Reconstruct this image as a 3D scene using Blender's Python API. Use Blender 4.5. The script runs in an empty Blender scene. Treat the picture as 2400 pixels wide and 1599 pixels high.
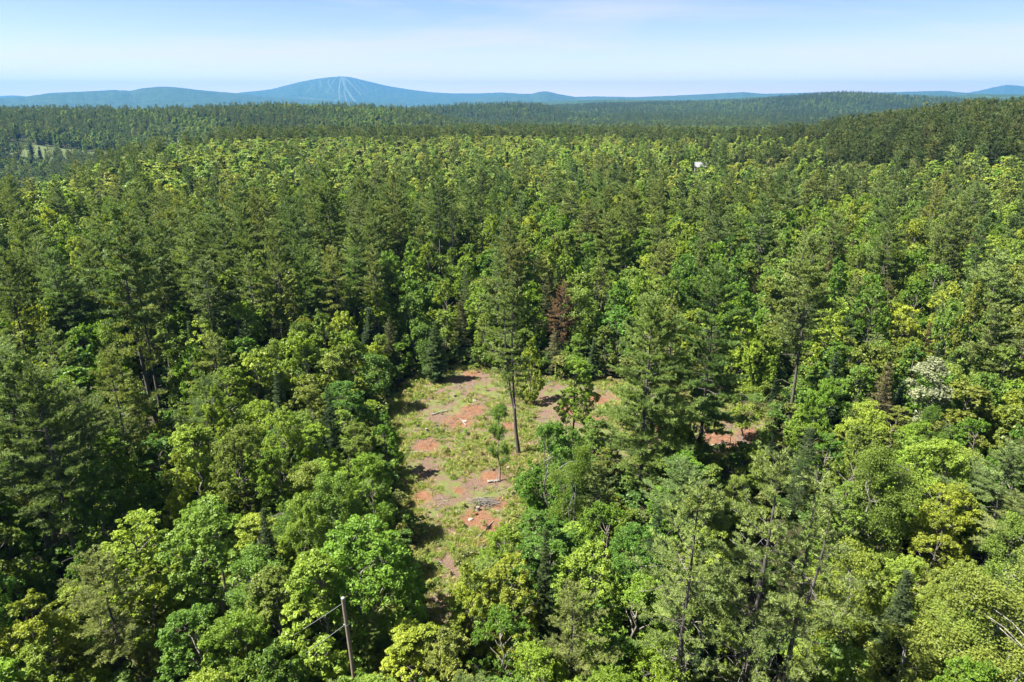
import bpy, math, random
import numpy as np
from mathutils import Vector

# ------------------------------------------------------------------ camera, sky, sun, exposure
scene = bpy.context.scene
COL = scene.collection
CAM_Z, PITCH, FPX = 44.0, math.radians(19.4), 1600.0
cam_data = bpy.data.cameras.new('camera')
cam_data.lens, cam_data.sensor_width = 24.0, 36.0
cam_data.clip_start, cam_data.clip_end = 0.5, 90000.0
cam = bpy.data.objects.new('camera', cam_data)
cam.location = (0, 0, CAM_Z)
cam.rotation_euler = (math.pi / 2 - PITCH, 0, 0)
COL.objects.link(cam)
scene.camera = cam

SUN_ELEV, SUN_AZ = math.radians(55), math.radians(-100)      # azimuth from +Y, clockwise (negative: to the west of the view)
sun_dir = Vector((math.sin(SUN_AZ) * math.cos(SUN_ELEV), math.cos(SUN_AZ) * math.cos(SUN_ELEV), math.sin(SUN_ELEV)))
sd = bpy.data.lights.new('sun', 'SUN')
sd.energy, sd.angle, sd.color = 5.0, math.radians(0.53), (1.0, 0.95, 0.86)
sun = bpy.data.objects.new('sun', sd)
sun.rotation_euler = (-sun_dir).to_track_quat('-Z', 'Y').to_euler()
COL.objects.link(sun)

world = bpy.data.worlds.new('World')
scene.world = world
world.use_nodes = True
wn, wl = world.node_tree.nodes, world.node_tree.links
wn.clear()
w_out = wn.new('ShaderNodeOutputWorld'); w_bg = wn.new('ShaderNodeBackground')
w_sky = wn.new('ShaderNodeTexSky'); w_sky.sky_type = 'NISHITA'; w_sky.sun_disc = False
w_sky.sun_elevation = SUN_ELEV; w_sky.sun_rotation = SUN_AZ
w_sky.altitude = 300; w_sky.air_density = 0.45; w_sky.dust_density = 0.3; w_sky.ozone_density = 2.2
w_bg.inputs['Strength'].default_value = 0.05
# thin cirrus: stretched noise on a flat cloud layer, laid over the whole sky
w_tc = wn.new('ShaderNodeTexCoord'); w_sep = wn.new('ShaderNodeSeparateXYZ')
wl.new(w_tc.outputs['Generated'], w_sep.inputs[0])
def wmath(op, a, b=None, clamp=False):
    n = wn.new('ShaderNodeMath'); n.operation = op; n.use_clamp = clamp
    for i, x in enumerate((a, b)):
        if x is None: continue
        if isinstance(x, (int, float)): n.inputs[i].default_value = x
        else: wl.new(x, n.inputs[i])
    return n.outputs[0]
zz = wmath('ADD', wmath('MAXIMUM', w_sep.outputs['Z'], 0.0), 0.10)
w_cmb = wn.new('ShaderNodeCombineXYZ')
wl.new(wmath('DIVIDE', w_sep.outputs['X'], zz), w_cmb.inputs[0]); wl.new(wmath('DIVIDE', w_sep.outputs['Y'], zz), w_cmb.inputs[1])
w_map = wn.new('ShaderNodeMapping'); w_map.inputs['Rotation'].default_value = (0, 0, math.radians(-28)); w_map.inputs['Scale'].default_value = (0.34, 0.75, 1)
w_map.inputs['Location'].default_value = (1.75, 0.35, 0)
wl.new(w_cmb.outputs[0], w_map.inputs[0])
w_noise = wn.new('ShaderNodeTexNoise'); w_noise.inputs['Scale'].default_value = 1.0; w_noise.inputs['Detail'].default_value = 9; w_noise.inputs['Roughness'].default_value = 0.56
w_noise.inputs['Distortion'].default_value = 0.5
wl.new(w_map.outputs[0], w_noise.inputs['Vector'])
w_ramp = wn.new('ShaderNodeValToRGB'); w_ramp.color_ramp.elements[0].position = 0.43; w_ramp.color_ramp.elements[1].position = 0.66
wl.new(w_noise.outputs['Fac'], w_ramp.inputs[0])
w_mix = wn.new('ShaderNodeMixRGB'); w_mix.inputs['Color2'].default_value = (3.85, 3.95, 4.05, 1)
veil = wmath('MULTIPLY', wmath('POWER', wmath('SUBTRACT', 1.0, wmath('MAXIMUM', w_sep.outputs['Z'], 0.0), True), 22.0), 0.95)      # the thin cloud sheet is seen edge-on towards the horizon
wisps = wmath('MULTIPLY', w_ramp.outputs[0], 0.68)
wl.new(wisps, w_mix.inputs['Fac'])
w_mix2 = wn.new('ShaderNodeMixRGB'); w_mix2.inputs['Color2'].default_value = (9.8, 6.9, 5.2, 1)
wl.new(veil, w_mix2.inputs['Fac']); wl.new(w_mix.outputs[0], w_mix2.inputs['Color1'])
wl.new(w_sky.outputs[0], w_mix.inputs['Color1'])
wl.new(w_mix2.outputs[0], w_bg.inputs['Color']); wl.new(w_bg.outputs[0], w_out.inputs[0])

scene.view_settings.view_transform = 'Standard'
scene.view_settings.look = 'None'
scene.view_settings.exposure = 2.2
scene.view_settings.gamma = 1.0
scene.view_settings.use_curve_mapping = False
cy = scene.cycles
cy.max_bounces, cy.diffuse_bounces, cy.glossy_bounces, cy.transmission_bounces, cy.volume_bounces, cy.transparent_max_bounces = 4, 2, 1, 3, 0, 4
cy.sample_clamp_indirect = 4.0
cy.use_denoising = True

# ------------------------------------------------------------------ pixels, noise, terrain
SP, CP = math.sin(PITCH), math.cos(PITCH)
def ray(u, v):
    a, b = (u - 1200.0) / FPX, (799.5 - v) / FPX
    return np.array([a, CP + b * SP, -SP + b * CP])
def project(x, y, z):
    dz = z - CAM_Z
    d = y * CP - dz * SP
    d = np.where(np.abs(d) < 1e-6, 1e-6, d)
    return 1200 + FPX * x / d, 799.5 - FPX * (y * SP + dz * CP) / d, d

_rs = np.random.RandomState(5)
_perm = _rs.rand(256, 256)
def vnoise(x, y):
    x, y = np.asarray(x, float), np.asarray(y, float)
    xi, yi = np.floor(x).astype(int), np.floor(y).astype(int)
    fx, fy = x - xi, y - yi
    fx, fy = fx * fx * (3 - 2 * fx), fy * fy * (3 - 2 * fy)
    g = lambda i, j: _perm[i & 255, j & 255]
    return (g(xi, yi) * (1 - fx) + g(xi + 1, yi) * fx) * (1 - fy) + (g(xi, yi + 1) * (1 - fx) + g(xi + 1, yi + 1) * fx) * fy
def fbm(x, y, o=4):
    s, a, t = 0, 1.0, 0
    for k in range(o):
        s = s + a * vnoise(x * 2 ** k + 17.3 * k, y * 2 ** k + 9.1 * k); t += a; a *= 0.5
    return s / t
def sstep(a, b, x):
    t = np.clip((x - a) / (b - a), 0, 1)
    return t * t * (3 - 2 * t)

def skyline_z(az, r, table):
    u = 1200 + 1696 * np.tan(az)
    v = np.interp(u, [p[0] for p in table], [p[1] for p in table])
    b = (799.5 - v) / FPX
    return CAM_Z + r * (-SP + b * CP) / np.sqrt((CP + b * SP) ** 2 + ((u - 1200) / FPX) ** 2)
SK_NEAR = [(-700, 252), (0, 243), (200, 243), (400, 243), (500, 239), (650, 233), (800, 236), (900, 241), (960, 246), (1000, 254), (1050, 268), (1100, 282), (1200, 300), (3500, 320)]
SK_MID = [(-900, 300), (850, 285), (960, 250), (1000, 244), (1080, 239), (1160, 238), (1210, 236), (1270, 241), (1300, 250), (1400, 275), (3300, 300)]
SK_BACK = [(-900, 300), (1150, 275), (1230, 256), (1302, 244), (1424, 238), (1506, 237), (1659, 233), (1761, 229), (1852, 221), (1924, 215), (1975, 212), (2067, 215), (2169, 222), (2260, 228), (2500, 236), (3300, 246)]

def ground(x, y):
    x, y = np.asarray(x, float), np.asarray(y, float)
    r = np.hypot(x, y) + 1e-6
    az = np.arctan2(x, y)
    azc = np.clip(az, -1.2, 1.2)
    ad = np.degrees(az)
    h = 1.6 * (fbm(x / 34 + 3, y / 34 + 8, 3) - 0.5) * sstep(0, 60, r) + 9 * (fbm(x / 230 + 1, y / 230 + 5, 3) - 0.5) * sstep(120, 420, r)
    h = h + 3.5 * sstep(220, 460, r) * sstep(-34, -22, ad)
    rc = np.interp(ad, [-50, -38, -30, -24, -18, 60], [195, 225, 370, 500, 740, 760])
    zv = np.interp(ad, [-50, -28, -15, 0, 20, 60], [-52, -50, -30, -18, -14, -14])
    h = h - 8 * sstep(500, 730, r) * sstep(-24, -16, ad)
    h = h + (zv - 3) * sstep(0, 1, (r - rc) / np.interp(ad, [-38, -20], [185, 320]))
    rs = sstep(19, 37, ad)
    h = h + rs * 17 * sstep(230, 440, r) * (1 - sstep(650, 1000, r))
    for tab, R, wf, wb, can in ((SK_NEAR, 1380, 620, 700, 25), (SK_MID, 2500, 700, 600, 30), (SK_BACK, 3700, 1300, 1000, 31)):
        Rr = R * (1 + 0.10 * (fbm(azc * 7 + R, azc * 0 + 2.5, 2) - 0.5))
        zr = skyline_z(azc, Rr, tab) - can
        s = np.where(r < Rr, sstep(-wf, 0, r - Rr), 1 - sstep(0, wb, r - Rr))
        lo = (-47 if R < 2000 else -30) + 8 * (fbm(x / 400 + R, y / 400, 3) - .5)
        cand = lo + (zr - lo) * s + 14 * (fbm(x / 260 + R, y / 260 + 2, 3) - 0.5) * s * (1 - s) * 4
        h = np.where(r > 0.5 * R, np.maximum(h, np.where(s > 0.002, cand, -1e3)), h)
    return h

def ground1(x, y): return float(ground(x, y))
def hit(u, v, h=0.0):
    """first point along the pixel's ray that is h metres above the ground"""
    d = ray(u, v)
    t = np.concatenate([np.arange(12, 200, 0.25), np.geomspace(200, 6000, 4000)])
    g = CAM_Z + t * d[2] - ground(t * d[0], t * d[1]) - h
    i = np.argmax(g < 0)
    if g[i] >= 0: i = len(t) - 1
    t0, t1, g0, g1 = t[i - 1], t[i], g[i - 1], g[i]
    tt = t0 + (t1 - t0) * g0 / (g0 - g1)
    return tt * d[0], tt * d[1]
def inpoly(px, py, poly):
    px, py = np.asarray(px, float), np.asarray(py, float)
    c = np.zeros(px.shape, bool)
    n = len(poly)
    for i in range(n):
        x1, y1 = poly[i]; x2, y2 = poly[i - 1]
        cond = ((y1 > py) != (y2 > py)) & (px < (x2 - x1) * (py - y1) / (y2 - y1 + 1e-12) + x1)
        c ^= cond
    return c

CLEAR_PX = [(1010, 1420), (985, 1300), (960, 1210), (940, 1150), (925, 1080), (905, 1010), (915, 955), (955, 905), (1020, 875), (1090, 858), (1130, 868), (1210, 895), (1240, 960),
            (1245, 1050), (1235, 1120), (1215, 1190), (1205, 1250), (1130, 1295), (1085, 1350), (1065, 1430), (1075, 1500), (1045, 1560), (1010, 1540)]
CLEAR2_PX = [(1215, 890), (1500, 900), (1790, 965), (1800, 1065), (1650, 1095), (1400, 1105), (1230, 1085)]
CLEAR = [hit(u, v) for u, v in CLEAR_PX]
CLEAR2 = [hit(u, v) for u, v in CLEAR2_PX]
SOIL = [(hit(u, v), r) for u, v, r in ((1000, 1045, 2.6), (985, 1165, 2.2), (965, 1195, 1.6), (1115, 1215, 2.8), (1150, 1230, 2.4), (1075, 1150, 1.1), (1150, 1120, 2.2), (1175, 1180, 2.0),
        (1105, 875, 2.4), (1110, 960, 3.0), (1075, 985, 3.4), (1140, 1275, 2.0), (1190, 1000, 2.0), (1400, 935, 3.0), (1460, 925, 3.0), (1390, 990, 2.5), (1400, 1055, 2.6), (1690, 1030, 3.5), (1760, 1020, 3), (1560, 1000, 3), (1330, 960, 2.5))]
def dist_poly(x, y, poly):
    d = np.full(np.shape(x), 1e9)
    for i in range(len(poly)):
        a, b = np.array(poly[i]), np.array(poly[i - 1])
        ab = b - a
        t = np.clip(((x - a[0]) * ab[0] + (y - a[1]) * ab[1]) / (ab @ ab), 0, 1)
        d = np.minimum(d, np.hypot(x - a[0] - t * ab[0], y - a[1] - t * ab[1]))
    return d
def clear_mask(x, y):
    sd1 = np.where(inpoly(x, y, CLEAR), 1, -1) * dist_poly(x, y, CLEAR)
    sd2 = np.where(inpoly(x, y, CLEAR2), 1, -1) * dist_poly(x, y, CLEAR2)
    return np.maximum(sd1, sd2)
def soil_mask(x, y):
    s = np.zeros(np.shape(x))
    for (cx, cy_), r in SOIL:
        s = np.maximum(s, 1 - np.hypot(x - cx, y - cy_) / (r * .95))
    return np.clip(s, 0, 1)
HOUSE_XY = hit(1640, 404, 1.5)
MEADOWS = [(hit(150, 366), 95, 38), (hit(2335, 330), 30, 14), (hit(60, 388), 50, 22)]

# ------------------------------------------------------------------ materials
def mat(name):
    m = bpy.data.materials.new(name); m.use_nodes = True
    return m, m.node_tree.nodes, m.node_tree.links, m.node_tree.nodes['Principled BSDF']
def foliage_material(name, rough, trans, spec):
    m, n, l, bs = mat(name)
    at = n.new('ShaderNodeAttribute'); at.attribute_type = 'INSTANCER'; at.attribute_name = 'tint'
    av = n.new('ShaderNodeAttribute'); av.attribute_name = 'shade_var'
    hs = n.new('ShaderNodeHueSaturation')
    mr = n.new('ShaderNodeMapRange'); mr.inputs['To Min'].default_value = 0.508; mr.inputs['To Max'].default_value = 0.482
    mv = n.new('ShaderNodeMapRange'); mv.inputs['To Min'].default_value = 0.55; mv.inputs['To Max'].default_value = 1.45
    l.new(av.outputs['Fac'], mr.inputs['Value']); l.new(av.outputs['Fac'], mv.inputs['Value'])
    l.new(mr.outputs[0], hs.inputs['Hue']); l.new(mv.outputs[0], hs.inputs['Value']); l.new(at.outputs['Color'], hs.inputs['Color'])
    l.new(hs.outputs[0], bs.inputs['Base Color'])
    bs.inputs['Roughness'].default_value = rough; bs.inputs['Specular IOR Level'].default_value = spec
    tr = n.new('ShaderNodeBsdfTranslucent')
    mul = n.new('ShaderNodeMixRGB'); mul.blend_type = 'MULTIPLY'; mul.inputs['Fac'].default_value = 1; mul.inputs['Color2'].default_value = (1.25, 1.3, 0.55, 1)
    l.new(hs.outputs[0], mul.inputs['Color1']); l.new(mul.outputs[0], tr.inputs['Color'])
    mx = n.new('ShaderNodeMixShader'); mx.inputs[0].default_value = trans
    l.new(bs.outputs[0], mx.inputs[1]); l.new(tr.outputs[0], mx.inputs[2]); l.new(mx.outputs[0], n['Material Output'].inputs[0])
    return m
M_LEAF = foliage_material('broad_leaf', 0.45, 0.42, 0.22)
M_NEEDLE = foliage_material('needles', 0.6, 0.34, 0.2)
def bark_material(name, c1, c2, scale, stretch, rough=0.9, bump=0.6):
    m, n, l, bs = mat(name)
    tc = n.new('ShaderNodeTexCoord'); mp = n.new('ShaderNodeMapping'); mp.inputs['Scale'].default_value = stretch
    nz = n.new('ShaderNodeTexNoise'); nz.inputs['Scale'].default_value = scale; nz.inputs['Detail'].default_value = 6; nz.inputs['Roughness'].default_value = 0.65
    cr = n.new('ShaderNodeValToRGB'); cr.color_ramp.elements[0].color = (*c1, 1); cr.color_ramp.elements[1].color = (*c2, 1)
    cr.color_ramp.elements[0].position = 0.35; cr.color_ramp.elements[1].position = 0.65
    bp = n.new('ShaderNodeBump'); bp.inputs['Strength'].default_value = bump; bp.inputs['Distance'].default_value = 0.05
    l.new(tc.outputs['Object'], mp.inputs[0]); l.new(mp.outputs[0], nz.inputs['Vector']); l.new(nz.outputs['Fac'], cr.inputs[0]); l.new(cr.outputs[0], bs.inputs['Base Color'])
    l.new(nz.outputs['Fac'], bp.inputs['Height']); l.new(bp.outputs[0], bs.inputs['Normal'])
    bs.inputs['Roughness'].default_value = rough; bs.inputs['Specular IOR Level'].default_value = 0.2
    return m
M_PINEBARK = bark_material('pine_bark', (0.030, 0.027, 0.024), (0.105, 0.094, 0.082), 5, (1, 1, 0.22))
M_BARK = bark_material('grey_bark', (0.06, 0.052, 0.043), (0.19, 0.17, 0.145), 6, (1, 1, 0.3))
M_BIRCH = bark_material('birch_bark', (0.07, 0.062, 0.053), (0.27, 0.26, 0.24), 3.2, (1, 1, 2.2))
M_DEAD = bark_material('weathered_dead_wood', (0.085, 0.077, 0.068), (0.26, 0.235, 0.21), 8, (1, 1, 0.3))
M_POLE = bark_material('weathered_pole_wood', (0.12, 0.092, 0.07), (0.22, 0.18, 0.145), 9, (1, 1, 0.05), bump=0.3)

# ------------------------------------------------------------------ mesh building
class Acc:
    def __init__(s): s.v, s.t, s.m, s.a, s.s, s.n = [], [], [], [], [], 0
    def add(s, v, t, m=0, a=None, smooth=False):
        v = np.asarray(v, np.float32).reshape(-1, 3); t = np.asarray(t, np.int32).reshape(-1, 3)
        if not len(t): return
        s.v.append(v); s.t.append(t + s.n); s.n += len(v)
        s.m.append(np.full(len(t), m, np.int32)); s.s.append(np.full(len(t), smooth, bool))
        s.a.append(np.full(len(t), 0.5, np.float32) if a is None else np.asarray(a, np.float32))
    def merge(s, o, mshift=0):
        for v, t, m, a, sm in zip(o.v, o.t, o.m, o.a, o.s): pass
        if not o.v: return
        V, T = np.concatenate(o.v), np.concatenate(o.t)
        s.v.append(V); s.t.append(T + s.n); s.n += len(V)
        s.m.append(np.concatenate(o.m) + mshift); s.a.append(np.concatenate(o.a)); s.s.append(np.concatenate(o.s))
    def mesh(s, name, mats):
        me = bpy.data.meshes.new(name)
        V, T = np.concatenate(s.v), np.concatenate(s.t)
        nt = len(T)
        me.vertices.add(len(V)); me.vertices.foreach_set('co', V.ravel())
        me.loops.add(nt * 3); me.loops.foreach_set('vertex_index', T.ravel())
        me.polygons.add(nt); me.polygons.foreach_set('loop_start', np.arange(0, nt * 3, 3, dtype=np.int32))
        me.polygons.foreach_set('material_index', np.concatenate(s.m)); me.polygons.foreach_set('use_smooth', np.concatenate(s.s))
        at = me.attributes.new('shade_var', 'FLOAT', 'FACE'); at.data.foreach_set('value', np.concatenate(s.a))
        for m in mats: me.materials.append(m)
        me.update(); me.validate()
        return me
def norm(a): return a / (np.linalg.norm(a, axis=-1, keepdims=True) + 1e-9)
def tube(acc, pts, rad, n=6, m=0, cap=True):
    pts = np.asarray(pts, float); k = len(pts); rad = np.asarray(rad, float)
    d = norm(np.gradient(pts, axis=0))
    ref = np.where(np.abs(d[:, 2:3]) > 0.9, np.array([[1., 0, 0]]), np.array([[0, 0, 1.]]))
    a = norm(np.cross(d, ref)); b = np.cross(d, a)
    th = np.arange(n) * 2 * np.pi / n
    V = pts[:, None] + rad[:, None, None] * (a[:, None] * np.cos(th)[None, :, None] + b[:, None] * np.sin(th)[None, :, None])
    i = np.arange(k - 1)[:, None] * n; j = np.arange(n)[None]; j2 = (j + 1) % n
    q = np.stack([i + j, i + j2, i + n + j2, i + n + j], -1).reshape(-1, 4)
    T = np.concatenate([q[:, [0, 1, 2]], q[:, [0, 2, 3]]])
    V = V.reshape(-1, 3)
    acc.add(V, T, m, smooth=True)
    if cap:
        e = V[-n:]; acc.add(np.concatenate([e, pts[-1:]]), np.stack([np.arange(n), (np.arange(n) + 1) % n, np.full(n, n)], 1), m)
def needles(acc, P, A, rs, k, ln, w, spread, m=0, var=None):
    n = len(P)
    if not n: return
    d = norm(np.repeat(A, k, 0) + spread * rs.normal(size=(n * k, 3)))
    p = np.repeat(P, k, 0) + 0.25 * ln * rs.normal(size=(n * k, 3)) * np.array([1, 1, .6])
    L = ln * rs.uniform(0.65, 1.25, (n * k, 1))
    wv = norm(np.cross(d, rs.normal(size=(n * k, 3)) * .55 + np.array([0, 0, .9]))) * w * rs.uniform(.7, 1.3, (n * k, 1))
    V = np.stack([p - wv, p + wv, p + d * L], 1).reshape(-1, 3)
    a = np.repeat(rs.uniform(0.1, 0.9, n) if var is None else var, k) * 0.7 + 0.3 * rs.rand(n * k)
    acc.add(V, np.arange(n * k * 3).reshape(-1, 3), m, a)
def leaves(acc, P, N, rs, size, m=0, var=None):
    n = len(P)
    if not n: return
    N = norm(N); ax = norm(np.cross(N, rs.normal(size=(n, 3)))); bx = np.cross(N, ax)
    s = size * rs.uniform(0.65, 1.3, (n, 1))
    fold = N * s * rs.uniform(-.18, .28, (n, 1))
    V = np.stack([P - ax * s * .55, P + bx * s * .42 + fold, P + ax * s * .6, P - bx * s * .42 + fold], 1).reshape(-1, 3)
    i = np.arange(n)[:, None] * 4
    T = np.concatenate([i + [[0, 1, 2]], i + [[0, 2, 3]]], 1).reshape(-1, 3)
    v = rs.rand(n) if var is None else np.clip(var, 0, 1)
    acc.add(V, T, m, np.repeat(v, 2))

def curve(p0, p1, k, sag, rs, wob=0.04):
    t = np.linspace(0, 1, k)[:, None]
    L = np.linalg.norm(np.asarray(p1) - np.asarray(p0))
    P = np.asarray(p0) * (1 - t) + np.asarray(p1) * t
    P[:, 2:3] += sag * L * 4 * t * (1 - t)
    P[1:-1] += rs.normal(size=(k - 2, 3)) * wob * L
    return P

def broadleaf(seed, q, H=13., R=3.6, base=0.2, shape=0.45, lobes=24, clumps=520, leaf=0.165, per=44, flat=0.8, stems=1, crad=0.088, loose=0.0, bark=0):
    """lobed crown: sub-clumps of leaves on big lobes, carried on a forked trunk; q = coarseness"""
    rs = np.random.RandomState(seed)
    tr, cr = Acc(), Acc()
    z0 = base * H
    LC, LR = [], []
    tries = 0
    while len(LC) < lobes and tries < 3000:
        tries += 1
        t = rs.rand() ** 0.9
        prof = math.sqrt(max(0.02, 1 - ((t - shape) / (shape + 0.12 if t < shape else 1.05 - shape)) ** 2))
        a = rs.uniform(0, 6.283); lr = R * rs.uniform(.20, .40)
        rr = max(0., R * prof - lr * .75) * rs.uniform(.45, 1.12)
        p = np.array([rr * math.cos(a), rr * math.sin(a), z0 + t * (H - z0 - lr * .55)])
        if any(np.sum((p - c) ** 2) < (.85 * min(lr, l2)) ** 2 * (1 if tries < 1500 else .4) for c, l2 in zip(LC, LR)): continue
        LC.append(p); LR.append(lr)
    LC, LR = np.array(LC), np.array(LR)
    nc = max(14, int(clumps / q ** 0.75))
    li = rs.choice(len(LC), nc, p=LR ** 2 / (LR ** 2).sum())
    cen = np.array([0, 0, z0 + 0.35 * (H - z0)])
    lout = norm((LC - cen) * [1, 1, .8])
    dd = norm(rs.normal(size=(nc, 3)) + .8 * lout[li] + np.array([0, 0, .35]))
    C = LC[li] + dd * (LR[li] * rs.uniform(.5, 1.12, nc) ** .8 * np.where(rs.rand(nc) < .22, rs.uniform(1.1, 1.5, nc), 1))[:, None] * np.array([1, 1, 1.0])
    rad = R * crad * rs.uniform(0.65, 1.4, nc) * q ** 0.35
    n_per = max(5, int(per / q ** 1.2))
    cv = np.clip(rs.uniform(0.2, 0.8, nc) + rs.normal(size=len(LC))[li] * .12, 0, 1)
    d = norm(rs.normal(size=(nc, n_per, 3)) + 0.5 * dd[:, None] + np.array([0, 0, .35]))
    f = rs.uniform(0.35 - .2 * loose, 1.0 + .6 * loose, (nc, n_per, 1)) ** 0.7
    P = C[:, None] + rad[:, None, None] * d * f * np.array([1, 1, flat])
    Nn = d * 0.4 + np.array([0, 0, .5 if q < 3 else .8]) + rs.normal(size=d.shape) * (0.58 if q < 3 else .4)
    var = (cv[:, None] * .65 + .35 * rs.rand(nc, n_per)).ravel()
    leaves(cr, P.reshape(-1, 3), Nn.reshape(-1, 3), rs, leaf * q * (1.0 if q < 3 else .9), 0, var)
    nsd = 7 if q < 1.5 else 5 if q < 3 else 3
    for s in range(stems):
        sp = rs.normal(size=2) * (0.05 if stems == 1 else 0.22) * R
        top = np.array([sp[0] * 2 + rs.normal() * .3, sp[1] * 2 + rs.normal() * .3, H * 0.86])
        P = curve((sp[0] * .25, sp[1] * .25, -0.4), top, 9, 0, rs, 0.012)
        r0 = 0.0125 * H * (1 if stems == 1 else 0.62)
        tube(tr, P, r0 * np.linspace(1.15, 0.16, 9), nsd, 0)
        if q < 5:
            for c, lr in zip(LC[s::stems], LR[s::stems]):
                zt = np.clip(c[2] - 0.6 * np.hypot(c[0], c[1]) - rs.uniform(.2, .8), z0 * 0.75, H * .8)
                b = np.array([np.interp(zt, P[:, 2], P[:, 0]), np.interp(zt, P[:, 2], P[:, 1]), zt])
                k = 5 if q < 1.5 else 3
                tube(tr, curve(b, c, k, 0.06, rs, 0.03), np.linspace(.36 * r0, .12 * r0 + .006, k), 4 if q < 1.5 else 3, 0, cap=False)
                if q < 3:
                    for j in range(5 if q < 1.5 else 2):
                        e = c + norm(rs.normal(size=3) + .6 * norm(c - cen) + [0, 0, .3]) * lr * .9
                        tube(tr, curve(c, e, 3, 0.03, rs, 0.04), [.1 * r0 + .006, .06 * r0 + .004, .006], 3, 0, cap=False)
    return tr, cr

def pine(seed, q, H=24., R=4.2, cb=0.42, fork=None, dens=1.0, dead=14, curve_amt=0.012, thin=0.0):
    """white pine: whorls of long level limbs that carry flat plumes of needle tufts"""
    rs = np.random.RandomState(seed)
    tr, cr = Acc(), Acc()
    bend = rs.normal(size=2) * H * curve_amt
    zs = np.linspace(-0.5, H * .985, 15)
    cx = bend[0] * np.sin(zs / H * 2.6) + rs.normal(size=15).cumsum() * 0.03
    cyy = bend[1] * np.sin(zs / H * 2.6) + rs.normal(size=15).cumsum() * 0.03
    r0 = 0.0115 * H
    nsd = 8 if q < 1.5 else 5 if q < 3 else 3
    stems = [(np.stack([cx, cyy, zs], 1), r0 * (1 - 0.93 * np.clip(zs / H, 0, 1) ** 0.9) * (1 + .3 * np.exp(-zs.clip(0) / .7)))]
    if fork:                      # a second leader leaving the trunk at a fraction of the height
        zf = fork * H
        t = np.linspace(0, 1, 9)
        a = rs.uniform(0, 6.28) if seed % 7 else math.pi * .95
        off = R * .36 * (1 - (1 - t) ** 3)
        bx, by = np.interp(zf, zs, cx), np.interp(zf, zs, cyy)
        stems.append((np.stack([bx + off * math.cos(a), by + off * math.sin(a), zf + t * (H * .95 - zf)], 1), np.linspace(.72, .06, 9) * r0 * (1 - .7 * fork)))
    for P, rr in stems: tube(tr, P, rr, nsd, 0)
    TP, TA, TV = [], [], []
    lean = rs.uniform(0, 6.28); gap = rs.rand(40)
    dz = (0.62 if q < 3 else 0.95 if q < 6 else 1.7)
    tl = 0.2 * (1 if q < 1.5 else q * .62)
    for si, (SPt, SR) in enumerate(stems):
        z = max(cb * H, SPt[0, 2] + 1.0)
        z0 = cb * H
        while z < SPt[-1, 2] * 0.985:
            t = (z - z0) / (H - z0)
            prof = np.interp(t, [0, .12, .35, .6, .85, 1], [.62, .9, 1, .78, .42, .12])
            nl = rs.randint(3, 6) if len(stems) == 1 else rs.randint(2, 5)
            a0 = rs.uniform(0, 6.28)
            for b in range(nl):
                if rs.rand() < 0.12 + thin: continue
                a = a0 + b * 6.283 / nl + rs.normal() * .35
                L = R * prof * rs.uniform(.5, 1.15) * (1 + .22 * math.cos(a - lean)) * (0.75 if len(stems) > 1 else 1)
                if L < .25: L = .25
                el = math.radians(np.interp(t, [0, .5, .85, 1], [-4, 10, 32, 62]) + rs.normal() * 7)
                base = np.array([np.interp(z, SPt[:, 2], SPt[:, 0]), np.interp(z, SPt[:, 2], SPt[:, 1]), z])
                dirv = np.array([math.cos(a) * math.cos(el), math.sin(a) * math.cos(el), math.sin(el)])
                tip = base + dirv * L + np.array([0, 0, L * .10])
                Lp = curve(base, tip, 6, -0.035, rs, 0.02)
                if q < 2.5 or (q < 5 and b % 2 == 0):
                    tube(tr, Lp, np.linspace(.018 + .0075 * L, .012, 6), 4 if q < 1.5 else 3, 0, cap=False)
                # branchlets to both sides in a flat fan
                lat = norm(np.cross(dirv, [0, 0, 1.]))
                pv = rs.uniform(.1, .9)
                nb = max(2, int(L * 4.2 * dens / (1 if q < 1.5 else q * .55)))
                s0 = 0.24 if L > 1.2 else 0.05
                for s in np.linspace(s0, 1, nb):
                    pt = np.array([np.interp(s, np.linspace(0, 1, 6), Lp[:, i]) for i in range(3)])
                    side = 1 if rs.rand() < .5 else -1
                    bl = (0.16 + 0.30 * L * (1.1 - s * .75)) * rs.uniform(.5, 1.15)
                    bd = norm(dirv * rs.uniform(.45, 1.1) + lat * side * rs.uniform(.35, 1.1) + np.array([0, 0, rs.uniform(-.05, .35)]))
                    m_ = max(1, int(bl / (tl * .85)) + 1)
                    ss = np.linspace(0.25, 1, m_)[:, None]
                    TP.append(pt + bd * bl * ss + rs.normal(size=(m_, 3)) * .05 * q ** .5); TA.append(np.repeat((bd * .7 + np.array([0, 0, .55]))[None], m_, 0))
                    TV.append(np.full(m_, pv) + rs.normal(size=m_) * .12)
            z += dz * rs.uniform(.7, 1.35) * (1.0 if t < .8 else .6)
    TP, TA, TV = np.concatenate(TP), np.concatenate(TA), np.clip(np.concatenate(TV), 0, 1)
    k, w = (17, .029) if q < 1.5 else (10, .060) if q < 3 else (7, .13) if q < 6 else (6, .30)
    needles(cr, TP, TA, rs, k, tl * 1.15, w, 0.55, 0, TV)
    if dead and q < 3:            # bare stubs and dead limbs under the crown
        P, rr = stems[0]
        for i in range(dead):
            z = H * rs.uniform(.16, cb + .2)
            a = rs.uniform(0, 6.28); L = rs.uniform(.5, 2.6)
            b = np.array([np.interp(z, P[:, 2], P[:, 0]), np.interp(z, P[:, 2], P[:, 1]), z])
            tube(tr, curve(b, b + np.array([math.cos(a) * L, math.sin(a) * L, rs.uniform(-.35, .2) * L]), 4, .03, rs, .05), np.linspace(.035, .01, 4), 3, 1, cap=False)
    return tr, cr

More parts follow.
